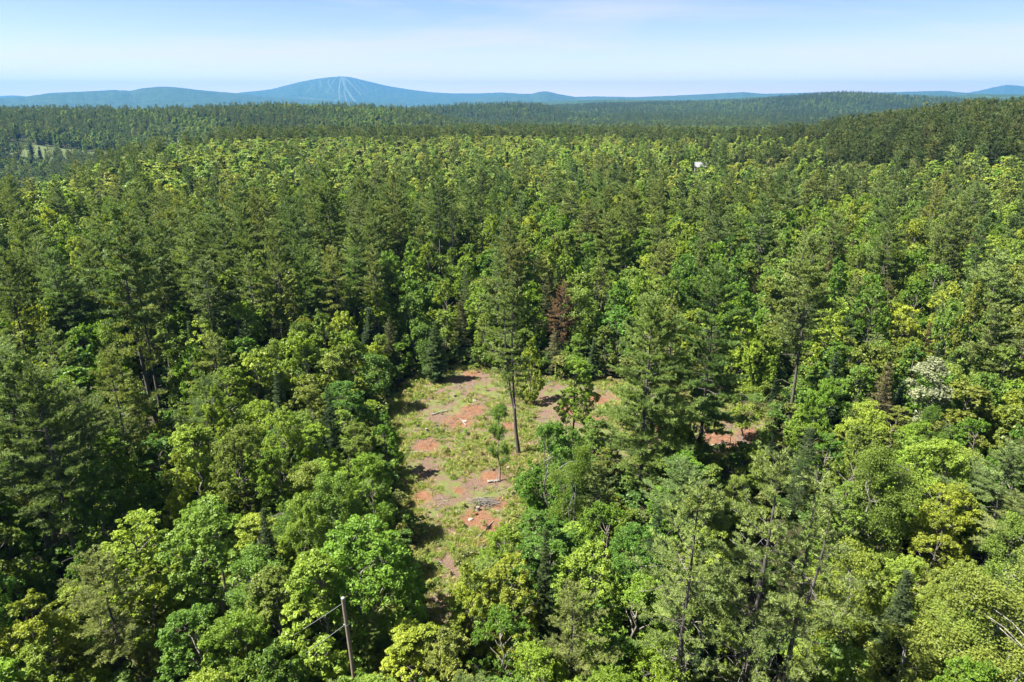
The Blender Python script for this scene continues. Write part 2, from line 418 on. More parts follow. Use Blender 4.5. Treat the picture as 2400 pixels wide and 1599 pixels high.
def spruce(seed, q, H=12., R=1.7, cb=0.08, droop=18, dz=0.34, power=0.85, nl0=7, dens=1.0, top_spike=True):
    rs = np.random.RandomState(seed)
    tr, cr = Acc(), Acc()
    P = np.array([[rs.normal() * .02, rs.normal() * .02, z] for z in np.linspace(-.4, H, 8)])
    tube(tr, P, 0.0105 * H * np.linspace(1.1, .06, 8), 6 if q < 1.5 else 3, 0)
    TP, TA, TV = [], [], []
    z = cb * H
    step = dz * (1 if q < 1.5 else 1.3 if q < 3 else 2.0 if q < 6 else 3.4)
    tl = 0.14 * (1 if q < 1.5 else q * .75)
    while z < H * .99:
        t = (z - cb * H) / (H * (1 - cb))
        nl = max(3, int(nl0 * (1 - .4 * t) / (1 if q < 3 else 1.4)))
        a0 = rs.uniform(0, 6.28)
        for b in range(nl):
            a = a0 + b * 6.283 / nl + rs.normal() * .25
            L = max(.15, R * (1 - t) ** power * rs.uniform(.65, 1.15) * (0.7 + .3 * min(1, t * 6)))
            el = math.radians(np.interp(t, [0, .7, 1], [-droop, 5, 45]) + rs.normal() * 6)
            base = np.array([0, 0, z]); dirv = np.array([math.cos(a) * math.cos(el), math.sin(a) * math.cos(el), math.sin(el)])
            lat = np.array([-math.sin(a), math.cos(a), 0])
            pv = rs.uniform(.1, .9)
            nb = max(2, int(L / (tl * .8) * 1.5 * dens))
            s = np.linspace(.12, 1, nb)[:, None]
            wid = 0.34 * L * (1 - s * .75)
            for side in (-1, 0, 1):
                m_ = nb
                off = side * wid * rs.uniform(.5, 1.1, (m_, 1))
                pts = base + dirv * L * s + lat * off + np.array([0, 0, 1.]) * (0.08 * L * s ** 2 - np.abs(off) * .25)
                TP.append(pts + rs.normal(size=(m_, 3)) * .03 * q ** .5); TA.append(np.repeat((dirv * .8 + lat * side * .6 + np.array([0, 0, .25]))[None], m_, 0)); TV.append(np.full(m_, pv))
        z += step * rs.uniform(.8, 1.25)
    TP, TA, TV = np.concatenate(TP), np.concatenate(TA), np.concatenate(TV)
    k, w = (7, .022) if q < 1.5 else (6, .045) if q < 3 else (5, .11) if q < 6 else (4, .27)
    needles(cr, TP, TA, rs, k, tl * 1.25, w, 0.5, 0, TV)
    return tr, cr

def bare_tree(seed, H=18., nb=26, L0=3.2):
    rs = np.random.RandomState(seed)
    tr = Acc(); br = []
    zs = np.linspace(-.4, H, 12)
    P = np.stack([rs.normal(size=12).cumsum() * .05, rs.normal(size=12).cumsum() * .05, zs], 1)
    tube(tr, P, 0.010 * H * np.linspace(1.1, .12, 12), 7, 0)
    for i in range(nb):
        z = H * rs.uniform(.4, .98); a = rs.uniform(0, 6.28)
        L = L0 * rs.uniform(.35, 1) * (1.25 - z / H * .8)
        b = np.array([np.interp(z, zs, P[:, 0]), np.interp(z, zs, P[:, 1]), z])
        e = b + np.array([math.cos(a) * L, math.sin(a) * L, L * rs.uniform(-.15, .5)])
        A = Acc(); C = curve(b, e, 5, rs.uniform(-.08, .1), rs, .05)
        tube(A, C, np.linspace(.05, .012, 5), 4, 0, cap=False)
        for j in range(3):
            p = C[rs.randint(1, 4)]; l2 = L * rs.uniform(.2, .5)
            tube(A, curve(p, p + norm(rs.normal(size=3) * .7 + (e - b) / L) * l2, 3, 0, rs, .05), [.022, .014, .007], 3, 0, cap=False)
        br.append(A)
    return tr, br

# ------------------------------------------------------------------ tree kinds: meshes at several levels of detail
KINDS = {}
def register(kind, maker, specs, bark, leafmat, extra=None):
    """specs: list of keyword sets; near/mid as trunk + crown meshes, low/tiny as one mesh for the far woods"""
    lods = {}
    for q, tag_, nvar in ((1, 'near', len(specs)), (2, 'mid', len(specs)), (4, 'low', min(4, len(specs))), (8, 'tiny', min(3, len(specs)))):
        out = []
        for i in range(nvar):
            tr, cr = maker(q=q, **specs[i])
            if q <= 2:
                out.append((tr.mesh(kind + '_trunk_' + tag_, [bark, M_DEAD]), cr.mesh(kind + '_crown_' + tag_, [leafmat]), specs[i]['H'], specs[i]['R']))
            else:
                cr.merge(tr, 1)
                out.append((cr.mesh(kind + '_whole_' + tag_, [leafmat, bark, M_DEAD]), specs[i]['H'], specs[i]['R']))
        lods[tag_] = out
    KINDS[kind] = lods
register('maple', broadleaf, [dict(seed=11, H=13, R=3.7, base=.14), dict(seed=12, H=14, R=3.2, base=.12, shape=.42, lobes=28), dict(seed=13, H=12, R=4.1, shape=.38, lobes=26, clumps=580), dict(seed=14, H=15, R=3.2, base=.1, shape=.33, lobes=30),
                              dict(seed=15, H=11, R=3.3, base=.08, shape=.34, lobes=20), dict(seed=16, H=14, R=4.0, shape=.48, lobes=32, clumps=600)], M_BARK, M_LEAF)
register('birch', broadleaf, [dict(seed=21, H=12, R=2.6, base=.3, clumps=300, leaf=.12, per=80, flat=1, crad=.15, loose=.9, stems=2), dict(seed=22, H=13, R=3.0, base=.24, clumps=320, leaf=.12, per=80, flat=1, crad=.15, loose=1.1, stems=3, shape=.5, lobes=18),
                              dict(seed=23, H=14, R=2.3, base=.25, clumps=260, leaf=.13, per=80, flat=.9, crad=.15, loose=.8, shape=.5, lobes=18)], M_BIRCH, M_LEAF)
register('pine', pine, [dict(seed=31, H=24, R=4.3), dict(seed=32, H=25, R=3.8, cb=.5), dict(seed=33, H=22, R=4.6, cb=.34), dict(seed=34, H=23, R=4.0, cb=.45, fork=.55), dict(seed=37, H=20, R=3.8, cb=.3, thin=.1), dict(seed=38, H=24, R=5.4, cb=.13, dens=1.1, dead=6), dict(seed=35, H=22, R=3.6, cb=.36, fork=.24, thin=.28, dens=.9, curve_amt=.02), dict(seed=39, H=24, R=4.3, cb=.26, thin=.32, dens=.72, dead=30), dict(seed=46, H=24, R=4.5, cb=.3, fork=.5, thin=.3, dens=.75, dead=26, curve_amt=.03)], M_PINEBARK, M_NEEDLE)
register('spruce', spruce, [dict(seed=41, H=12, R=1.7), dict(seed=42, H=14, R=1.5, droop=22), dict(seed=43, H=10, R=2.0, droop=10)], M_PINEBARK, M_NEEDLE)
register('hemlock', spruce, [dict(seed=51, H=14, R=3.0, droop=14, dz=.45, power=.6, nl0=6, dens=.7), dict(seed=52, H=16, R=3.2, droop=20, dz=.5, power=.65, nl0=6, dens=.62)], M_BARK, M_NEEDLE)
register('shrub', broadleaf, [dict(seed=61, H=2.6, R=1.5, base=.05, shape=.45, lobes=7, clumps=60, leaf=.14, per=34, crad=.2, stems=3), dict(seed=62, H=3.6, R=1.4, base=.08, shape=.5, lobes=8, clumps=64, leaf=.14, per=34, crad=.2, stems=2)], M_BARK, M_LEAF)

TINTS = {   # base colours of the foliage (linear)
 'maple': [(.106, .190, .020), (.146, .226, .024), (.172, .250, .034), (.084, .166, .022), (.192, .254, .030), (.132, .210, .036), (.134, .174, .030)],
 'birch': [(.124, .178, .026), (.100, .170, .026), (.148, .200, .036), (.185, .210, .115)],
 'pine': [(.134, .180, .048), (.116, .168, .052), (.162, .204, .056), (.102, .156, .040)],
 'spruce': [(.052, .084, .032), (.060, .096, .030), (.044, .074, .032)],
 'hemlock': [(.084, .096, .034), (.105, .100, .044), (.064, .094, .034)],
 'shrub': [(.085, .160, .026), (.120, .180, .030), (.070, .130, .026), (.130, .155, .042)],
}
WORDS = {
 'maple': ['deep green', 'fresh green', 'light green', 'dark green', 'yellow green', 'blue green', 'olive green'],
 'birch': ['olive green', 'mid green', 'yellow green', 'pale silvery'],
 'pine': ['olive green', 'grey green', 'light olive', 'dark olive'],
 'spruce': ['dark green', 'mossy dark green', 'blue dark green'],
 'hemlock': ['olive brown', 'rusty brown green', 'deep green'],
 'shrub': ['green', 'light green', 'dark green', 'yellowish'],
}
NAMES = {'maple': ('maple_tree', 'maple'), 'birch': ('birch_tree', 'birch'), 'pine': ('white_pine_tree', 'pine tree'), 'spruce': ('spruce_tree', 'spruce'), 'hemlock': ('hemlock_tree', 'hemlock'), 'shrub': ('leafy_shrub', 'shrub')}

# ------------------------------------------------------------------ ground sheet
def grid_mesh(name, X, Y, Z, mats, attrs=None, closed=False):
    nr, na = X.shape
    me = bpy.data.meshes.new(name)
    me.vertices.add(nr * na); me.vertices.foreach_set('co', np.stack([X, Y, Z], -1).astype(np.float32).ravel())
    i = np.arange(nr - 1)[:, None] * na; ja = np.arange(na if closed else na - 1)[None]; jb = (ja + 1) % na
    Q = np.stack([i + ja, i + jb, i + na + jb, i + na + ja], -1).reshape(-1, 4)[:, ::-1]
    me.loops.add(Q.size); me.loops.foreach_set('vertex_index', Q.ravel().astype(np.int32))
    me.polygons.add(len(Q)); me.polygons.foreach_set('loop_start', np.arange(0, Q.size, 4, dtype=np.int32))
    me.polygons.foreach_set('use_smooth', np.ones(len(Q), bool))
    for k, a in (attrs or {}).items():
        at = me.attributes.new(k, 'FLOAT', 'POINT'); at.data.foreach_set('value', np.asarray(a, np.float32).ravel())
    for m in mats: me.materials.append(m)
    me.update(); me.validate()
    return me

def ground_material():
    m, n, l, bs = mat('forest_floor_and_clearing')
    geo = n.new('ShaderNodeNewGeometry')
    def noise(scale, detail=5, rough=.6, vec=None):
        x = n.new('ShaderNodeTexNoise'); x.inputs['Scale'].default_value = scale; x.inputs['Detail'].default_value = detail; x.inputs['Roughness'].default_value = rough
        l.new(geo.outputs['Position'], x.inputs['Vector']); return x.outputs['Fac']
    def ramp(f, stops):
        r = n.new('ShaderNodeValToRGB'); e = r.color_ramp.elements
        e[0].position, e[0].color = stops[0][0], (*stops[0][1], 1); e[1].position, e[1].color = stops[-1][0], (*stops[-1][1], 1)
        for p, c in stops[1:-1]:
            k = e.new(p); k.color = (*c, 1)
        l.new(f, r.inputs[0]); return r.outputs[0]
    def mix(f, a, b):
        x = n.new('ShaderNodeMixRGB'); l.new(f, x.inputs[0]); l.new(a, x.inputs[1]); l.new(b, x.inputs[2]); return x.outputs[0]
    def mth(op, a, b, clamp=False):
        x = n.new('ShaderNodeMath'); x.operation = op; x.use_clamp = clamp
        for i, q in enumerate((a, b)):
            if isinstance(q, (int, float)): x.inputs[i].default_value = q
            else: l.new(q, x.inputs[i])
        return x.outputs[0]
    def attr(k):
        a = n.new('ShaderNodeAttribute'); a.attribute_name = k; return a.outputs['Fac']
    def sm(f, lo, hi):
        x = n.new('ShaderNodeMapRange'); x.interpolation_type = 'SMOOTHSTEP'; x.inputs['From Min'].default_value = lo; x.inputs['From Max'].default_value = hi
        l.new(f, x.inputs['Value']); return x.outputs[0]
    n1, n2, n3 = noise(.32, 6), noise(1.7, 6, .7), noise(7, 5, .7)
    floor = ramp(n2, [(.3, (0.01848, 0.01428, 0.0084)), (.5, (0.0378, 0.0336, 0.01512)), (.7, (0.0336, 0.05544, 0.01344))])
    grass = ramp(n2, [(.28, (0.084, 0.0714, 0.0336)), (.45, (0.105, 0.1176, 0.03528)), (.62, (0.0882, 0.126, 0.02856)), (.75, (0.1428, 0.1428, 0.0588))])
    litter = ramp(n3, [(.28, (0.0373, 0.02362, 0.0174)), (.42, (0.09324, 0.05905, 0.04351)), (.56, (0.1461, 0.09635, 0.07148)), (.72, (0.2238, 0.1678, 0.1243))])
    soil = ramp(n2, [(.3, (0.09946, 0.04662, 0.02611)), (.5, (0.1554, 0.07148, 0.0373)), (.7, (0.1865, 0.1088, 0.06527))])
    soil = mix(sm(n3, .5, .7), soil, litter)
    gf = sm(mth('ADD', n1, mth('MULTIPLY', n2, .5)), .68, .86)
    clr = mix(gf, litter, grass)
    sf = sm(mth('ADD', attr('soil'), mth('MULTIPLY', mth('SUBTRACT', mth('ADD', mth('MULTIPLY', n2, .6), mth('MULTIPLY', n3, .4)), .5), 2.6)), .1, .55)
    clr = mix(sf, clr, soil)
    edge = sm(mth('ADD', attr('clear'), mth('MULTIPLY', mth('SUBTRACT', n1, .5), 1.6)), .25, .75)
    col = mix(edge, floor, clr)
    mead = ramp(n2, [(.3, (.045, .07, .02)), (.5, (.07, .09, .03)), (.7, (.11, .11, .05))])
    col = mix(sm(attr('meadow'), .2, .5), col, mead)
    far = ramp(noise(.012, 8, .7), [(.3, (.020, .040, .014)), (.5, (.034, .060, .018)), (.7, (.055, .085, .024))])
    col = mix(attr('far'), col, far)
    l.new(col, bs.inputs['Base Color']); bs.inputs['Roughness'].default_value = .95; bs.inputs['Specular IOR Level'].default_value = .15
    bp = n.new('ShaderNodeBump'); bp.inputs['Strength'].default_value = .9; bp.inputs['Distance'].default_value = .22
    l.new(mth('ADD', n3, n2), bp.inputs['Height']); l.new(bp.outputs[0], bs.inputs['Normal'])
    return m
rad = np.concatenate([[0.01, 6, 12, 18, 24], np.geomspace(30, 130, 150), np.geomspace(132, 6000, 190), np.geomspace(6300, 32000, 26)])
ang = np.radians(np.concatenate([np.arange(-180, -50, 5), np.linspace(-50, 50, 330), np.arange(55, 180, 5)]))
RR, AA = np.meshgrid(rad, ang, indexing='ij')
GX, GY = RR * np.sin(AA), RR * np.cos(AA)
GZ = ground(GX, GY)
GZ = np.where(RR > 5200, np.minimum(GZ, -30), GZ)
cm = np.clip(clear_mask(GX, GY) / 2.4 + .5, 0, 1) * (RR < 400)
cm_b = cm * (RR < 400)
GZ = GZ + cm_b * 0.35 * (fbm(GX / 2.2, GY / 2.2, 3) - .5)
md = np.zeros_like(GX)
for (mx_, my_), a_, b_ in MEADOWS: md = np.maximum(md, np.clip(1.5 - np.sqrt(((GX - mx_) / a_) ** 2 + ((GY - my_) / b_) ** 2), 0, 1))
gme = grid_mesh('ground', GX, GY, GZ, [ground_material()], {'clear': cm, 'soil': soil_mask(GX, GY) * (RR < 400), 'meadow': md, 'far': sstep(900, 2500, RR)}, closed=True)
gob = bpy.data.objects.new('ground', gme); COL.objects.link(gob); gob['kind'] = 'structure'
gob['label'] = 'rolling forest floor with a narrow red soil clearing'; gob['category'] = 'ground'

# ------------------------------------------------------------------ far hills and the ski mountain
def hill_material(name, trails):
    m, n, l, bs = mat(name)
    geo = n.new('ShaderNodeNewGeometry')
    nz = n.new('ShaderNodeTexNoise'); nz.inputs['Scale'].default_value = .011; nz.inputs['Detail'].default_value = 9; nz.inputs['Roughness'].default_value = .75
    l.new(geo.outputs['Position'], nz.inputs['Vector'])
    cr = n.new('ShaderNodeValToRGB'); e = cr.color_ramp.elements
    e[0].position, e[0].color, e[1].position, e[1].color = .34, (.014, .030, .014, 1), .68, (.062, .090, .026, 1)
    l.new(nz.outputs['Fac'], cr.inputs[0])
    c = cr.outputs[0]
    if trails:
        at = n.new('ShaderNodeAttribute'); at.attribute_name = 'trail'
        mx = n.new('ShaderNodeMixRGB'); mx.inputs[2].default_value = (.10, .125, .075, 1); l.new(at.outputs['Fac'], mx.inputs[0]); l.new(c, mx.inputs[1]); c = mx.outputs[0]
    l.new(c, bs.inputs['Base Color']); bs.inputs['Roughness'].default_value = 1; bs.inputs['Specular IOR Level'].default_value = 0
    bp = n.new('ShaderNodeBump'); bp.inputs['Strength'].default_value = 1; bp.inputs['Distance'].default_value = 30
    l.new(nz.outputs['Fac'], bp.inputs['Height']); l.new(bp.outputs[0], bs.inputs['Normal'])
    return m
M_HILL = hill_material('far_wooded_slope', False); M_SKI = hill_material('wooded_slope_with_cut_trails', True)
TRAILS = [([(803, 180), (805, 195), (812, 210), (822, 225), (832, 238)], 4.5), ([(806, 180), (818, 192), (830, 205), (846, 222)], 2.6), ([(800, 181), (796, 196), (794, 212), (796, 232)], 3.0), ([(808, 183), (809, 200), (806, 214), (812, 236)], 2.4),
          ([(786, 184), (780, 192), (776, 200), (772, 208), (766, 216)], 2.0), ([(750, 190), (752, 198), (748, 206)], 1.8), ([(772, 186), (768, 196), (776, 204), (782, 214)], 1.6), ([(838, 190), (852, 199), (862, 208)], 1.6),
          ([(880, 212), (886, 209), (890, 206)], 2.2), ([(826, 186), (836, 200), (848, 212), (858, 224)], 1.4), ([(730, 200), (724, 210), (716, 220)], 1.5), ([(760, 214), (780, 222), (806, 226)], 1.3), ([(700, 228), (740, 233), (790, 236)], 1.5)]
def far_range(name, table, R, front, back, mtl, label, du=2.0, trails=None, rough=.25):
    us = np.arange(table[0][0], table[-1][0] + .1, du)
    az = np.arctan((us - 1200) / 1696.)
    nr = 70
    f = np.concatenate([np.linspace(-1, 0, nr), np.linspace(0, 1, 14)[1:]])
    F, A = np.meshgrid(f, az, indexing='ij')
    Rr = R * (1 + .05 * (fbm(A * 9 + R * .01, A * 0 + 1.5, 3) - .5))
    rr = Rr + np.where(F < 0, F * front, F * back)
    zr = skyline_z(A, Rr, table)
    s = np.where(F < 0, sstep(-1, 0, F) * .45 + (1 + F) * .55, 1 - sstep(0, 1, F))
    x, y = rr * np.sin(A), rr * np.cos(A)
    nzv = fbm(x / 700 + R, y / 1200, 5) - .5
    z = -45 + (zr + 45) * s
    z = z + nzv * rough * (zr + 45) * s * (1 - s) * 3.2
    jag = (fbm(A * 900, F * 3 + R * .1, 3) - .5) * R * 0.0007
    z = z + jag * s
    attrs = None
    if trails:
        u, v, d = project(x, y, z)
        T = np.zeros_like(u)
        for pts, w in trails:
            dd = np.full(u.shape, 1e9)
            for (a, b), (c, e) in zip(pts[:-1], pts[1:]):
                L2 = (c - a) ** 2 + (e - b) ** 2
                t = np.clip(((u - a) * (c - a) + (v - b) * (e - b)) / L2, 0, 1)
                dd = np.minimum(dd, np.hypot(u - a - t * (c - a), v - b - t * (e - b)))
            T = np.maximum(T, np.clip(1.5 - dd / (w * .5), 0, 1) * (0.75 if w < 2.3 else 1))
        T = T * (F < 0.02)
        attrs = {'trail': T * np.clip(.35 + 1.2 * fbm(x / 90, y / 90, 2), 0, 1)}
    me = grid_mesh(name, x, y, z, [mtl], attrs)
    o = bpy.data.objects.new(name, me); COL.objects.link(o)
    o['kind'] = 'structure'; o['label'] = label; o['category'] = 'mountain' if 'mountain' in name else 'hills'
    return o
far_range('mountain', [(380, 236), (480, 230), (566, 217), (600, 214), (640, 209), (700, 194), (740, 186), (770, 182), (805, 179), (825, 181), (850, 187), (907, 201), (960, 210), (1019, 217), (1060, 219), (1121, 219), (1177, 217), (1220, 220), (1300, 226), (1420, 236)],
          14500, 3600, 3000, M_SKI, 'broad blue mountain with pale ski trails cut down its face', .8, TRAILS, .22)
far_range('hills', [(-900, 232), (-300, 222), (-60, 226), (0, 230), (60, 227), (95, 222), (122, 218), (178, 216), (270, 211), (311, 213), (340, 207), (370, 204), (397, 203), (430, 206), (459, 210), (500, 214), (550, 218), (611, 226), (680, 231), (800, 237), (950, 242)],
          10500, 2600, 2400, M_HILL, 'long low blue wooded hills beside the ski mountain')
far_range('hills', [(-700, 238), (-200, 228), (0, 226), (20, 224), (45, 224), (75, 228), (160, 236)], 16500, 1800, 1500, M_HILL, 'faint far blue ridge behind the long low hills')
far_range('hills', [(1080, 238), (1160, 224), (1200, 220), (1245, 220), (1262, 216), (1276, 214), (1290, 216), (1310, 221), (1348, 227), (1404, 226), (1485, 228), (1608, 223), (1684, 219), (1740, 216), (1786, 220), (1863, 218), (1950, 216), (2060, 217), (2128, 215), (2170, 214), (2209, 213), (2250, 217), (2330, 222), (2450, 226), (3200, 230)],
          12000, 3000, 2500, M_HILL, 'low rolling blue hills with one small pointed knob')
far_range('hills', [(2150, 232), (2230, 222), (2286, 214), (2321, 205), (2352, 199), (2375, 201), (2400, 203), (2460, 208), (2600, 220), (2800, 230)], 16500, 2600, 2400, M_HILL, 'distant blue peak standing behind the dark pine grove')
far_range('hills', [(900, 262), (1200, 246), (1260, 240), (1340, 236), (1440, 233), (1500, 234), (1600, 236), (1700, 232), (1760, 228), (2000, 226), (2130, 222), (2230, 225), (2300, 221), (2400, 222), (2700, 226), (3200, 240)],
          6600, 2200, 1500, M_HILL, 'green blue wooded hills behind the nearest long ridge', 2.0, None, .4)

# ------------------------------------------------------------------ haze box built at the end; trees: placing
rnd = random.Random(7)
rs0 = np.random.RandomState(77)
KEEP = [CLEAR_PX[:12] + [(1235, 960), (1230, 1060), (1190, 1180), (1185, 1240), (1110, 1270), (1060, 1340), (1045, 1420)],
        [(325, 850), (395, 850), (400, 1000), (350, 1000)], [(1835, 850), (1875, 850), (1870, 975), (1832, 975)], [(795, 1395), (822, 1395), (835, 1600), (805, 1600)],
        [(1615, 385), (1655, 385), (1655, 408), (1615, 408)], [(1470, 1060), (1520, 1060), (1515, 1180), (1475, 1180)],
        [(1645, 1000), (1770, 1000), (1770, 1060), (1650, 1075)], [(85, 1180), (165, 1180), (165, 1330), (110, 1330)], [(1375, 915), (1480, 915), (1480, 960), (1375, 960)],
        [(1780, 1200), (1830, 1200), (1825, 1560), (1785, 1560)], [(1840, 1300), (1890, 1200), (1880, 1330), (1850, 1500)], [(240, 1480), (285, 1480), (290, 1600), (260, 1600)], [(1310, 760), (1328, 760), (1328, 850), (1310, 850)]]
def covers_keep(x, y, g, h, R):
    zs = g + h * np.array([.15, .35, .55, .75, .92, 1.0]); w = np.array([.55, .95, 1, .8, .4, 0]) * R * .9
    px, py = [], []
    for k in (-1, -.5, 0, .5, 1):
        u, v, d = project(x + k * w, np.full(6, y), zs)
        px.append(u); py.append(v)
    px, py = np.concatenate(px), np.concatenate(py)
    if py.min() > 1600 or py.max() < 380: return False
    return any(inpoly(px, py, K).any() for K in KEEP)

TREES = []      # dicts: kind,x,y,g,h,R,tint,var,hero
class Hash:
    def __init__(s, c): s.c, s.d = c, {}
    def near(s, x, y, r):
        k = int(r // s.c) + 1; i, j = int(x // s.c), int(y // s.c)
        for a in range(i - k, i + k + 1):
            for b in range(j - k, j + k + 1):
                for (px, py, pr) in s.d.get((a, b), ()):
                    if (px - x) ** 2 + (py - y) ** 2 < (r + pr) ** 2: return True
        return False
    def add(s, x, y, r): s.d.setdefault((int(x // s.c), int(y // s.c)), []).append((x, y, r))
H_TALL, H_LOW = Hash(6), Hash(5)
SPACE = {'maple': .62, 'birch': .6, 'pine': .55, 'spruce': .55, 'hemlock': .6, 'shrub': .6}
def put(kind, x, y, h, R, tint=None, var=None, rot=None, **kw):
    g = ground1(x, y)
    specs = KINDS[kind]['near']
    var = rnd.randrange(min(5, len(specs)) if kind == 'pine' else len(specs)) if var is None else var
    ti = rnd.randrange(3 if kind == 'birch' else len(TINTS[kind])) if tint is None else tint
    TREES.append(dict(kind=kind, x=x, y=y, g=g, h=h, R=R, ti=ti, var=var, rot=rnd.uniform(0, 6.283) if rot is None else rot, **kw))
    (H_TALL if kind == 'pine' else H_LOW).add(x, y, R * SPACE[kind])
def top(kind, u, v, h, R, tint=None, var=None, **kw):
    x, y = hit(u, v, h)
    put(kind, x, y, h, R, tint, var, **kw)
def foot(kind, u, v, vt, R, tint=None, var=None, **kw):
    """base pixel and the row of its tip"""
    x, y = hit(u, v); g = ground1(x, y)
    b = (799.5 - vt) / FPX
    h = CAM_Z + y / (CP + b * SP) * (-SP + b * CP) - g
    put(kind, x, y, h, R, tint, var, **kw)
MA, BI, PI_, SPR, HE = 'maple', 'birch', 'pine', 'spruce', 'hemlock'
# -- trees that can be told apart in the picture
foot(PI_, 366, 990, 478, 4.6, 1, 1, label='taller of two close pines with long bare trunks over the leafy woods')
foot(PI_, 381, 980, 500, 4.2, 0, 4, label='slimmer of two close pines with long bare trunks over the leafy woods')
foot(PI_, 132, 1360, 800, 5.0, 1, 0, label='big shaggy pine with bare dark trunk, wider of a close pair')
foot(PI_, 152, 1352, 830, 3.6, 3, 1, label='thinner dark trunked pine hugging the big shaggy pine')
top(PI_, 60, 860, 23, 4.2, 1, 2, label='shaggy grey green pine behind the big shaggy pine pair')
top(PI_, 228, 1288, 13.0, 3.2, 2, 4, label='small light olive pine standing in front of the big shaggy pair')
top(PI_, 78, 560, 24, 3.6, 1, 4, label='thin greyish pine with sparse limbs above the big shaggy pair'); top(PI_, 118, 585, 23, 3.4, 1, 1, label='narrow grey pine beside the thin greyish pine with sparse limbs')
top(PI_, 30, 590, 22, 3.8, 1, 2); top(PI_, 160, 640, 18, 3.2, 1, 4)
foot(PI_, 793, 736, 385, 4.6, 3, 0, label='tall dark pine rising above bright maples, broad dense crown')
for u, v, h, R, t, k in ((505, 470, 25, 4.4, 1, 0), (560, 485, 24, 4.2, 3, 2), (430, 492, 24, 4.4, 1, 1), (470, 520, 22, 4.2, 0, 2), (650, 515, 21, 3.4, 0, 1), (690, 480, 22, 3.4, 0, 4), (385, 520, 22, 4.0, 1, 2), (255, 530, 22, 4.2, 1, 0),
                          (210, 560, 21, 4.0, 0, 2), (600, 430, 23, 3.8, 3, 2), (720, 410, 23, 3.6, 0, 1), (850, 420, 23, 3.6, 0, 2), (325, 470, 23, 3.8, 1, 1), (520, 590, 18, 3.6, 3, 2)):
    top(PI_, u, v, h, R, t, k)
foot(PI_, 937, 705, 405, 3.4, 0, 1, label='slim bare trunked pine over bright yellow green saplings'); foot(PI_, 947, 715, 470, 2.8, 0, 4); foot(PI_, 1033, 705, 378, 3.4, 3, 1, label='tall pine with long bare trunk beside the grey bare snag')
foot(PI_, 890, 700, 470, 3.6, 0, 1)
for u, v, h, R, t, k in ((1125, 395, 24, 3.9, 3, 0), (1160, 450, 22, 3.6, 3, 2), (1090, 430, 22, 3.6, 3, 4), (1375, 470, 22, 3.8, 2, 0), (1420, 440, 22, 3.6, 0, 2), (1310, 400, 22, 3.8, 3, 2), (1335, 430, 22, 3.8, 0, 1), (1480, 480, 21, 3.8, 2, 2), (1545, 500, 20, 4.0, 0, 2),
                          (1600, 470, 21, 3.8, 3, 0), (1680, 500, 21, 4.0, 1, 2), (1790, 470, 24, 4.2, 3, 0), (1715, 480, 22, 3.6, 0, 1), (1960, 500, 22, 3.6, 0, 1), (1890, 530, 22, 3.6, 2, 4), (1640, 560, 18, 3.6, 1, 2), (1560, 560, 18, 3.4, 0, 4)):
    top(PI_, u, v, h, R, t, k)
foot(PI_, 1216, 1062, 640, 3.7, 0, 6, rot=0.0, label='forked pine with dark crooked trunk standing on the clearing')
top(PI_, 1265, 590, 17, 2.8, 2, 4, label='yellowish slender pine behind the forked clearing pine')
top(PI_, 1318, 660, 15, 2.6, 0, 4, tintc=(.14, .095, .05), label='dying pine with rusty brown needles behind the clearing')
foot(PI_, 1496, 1185, 690, 5.3, 0, 5, label='massive dense pine beside the clearing, sunlit plumes down to low limbs')
foot(PI_, 1635, 1115, 615, 5.6, 3, 5, label='massive tall pine standing behind the dense low limbed pine')
foot(PI_, 1545, 1090, 720, 4.6, 0, 5); foot(PI_, 1850, 978, 560, 4.4, 1, 0, label='pine with straight bare trunk above young maples, dark layered crown')
foot(PI_, 2172, 752, 470, 3.8, 0, 1, label='tall bare trunked pine, thicker of a leaning pair over hemlocks'); foot(PI_, 2192, 762, 485, 3.2, 1, 1, label='tall bare trunked pine, slimmer of a leaning pair over hemlocks')
foot(PI_, 2270, 965, 715, 4.6, 2, 2, label='broad light olive pine with short pale trunk over maples')
top(PI_, 2010, 640, 17, 3.0, 0, 4); top(PI_, 2050, 660, 15, 2.8, 2, 4); top(PI_, 2360, 590, 20, 4.2, 1, 2); top(PI_, 2300, 620, 17, 3.6, 1, 4); top(PI_, 2385, 1050, 15, 4.0, 1, 2); top(PI_, 1990, 740, 11, 3.4, 1, 2); top(PI_, 2060, 780, 10, 3.2, 1, 4)
top(PI_, 1823, 1042, 24.5, 4.3, 2, 7, label='large straight trunked pine with many bare dead limbs', dead=40)
top(PI_, 1912, 1070, 23.5, 4.4, 2, 8, label='large forked pine with crooked trunk beside the straight dead limbed pine', dead=34)
top(PI_, 1645, 1112, 22.5, 3.9, 2, 7, label='slender light pine beside the large straight trunked pine', dead=22)
top(PI_, 1348, 1362, 13.5, 2.9, 2, 4, label='small soft light olive pine below the leafy maples')
top(PI_, 1400, 1090, 11, 2.6, 2, 4, label='small pale pine between clearing maples and the massive pine')
top(PI_, 870, 1440, 8, 2.0, 2, 4)
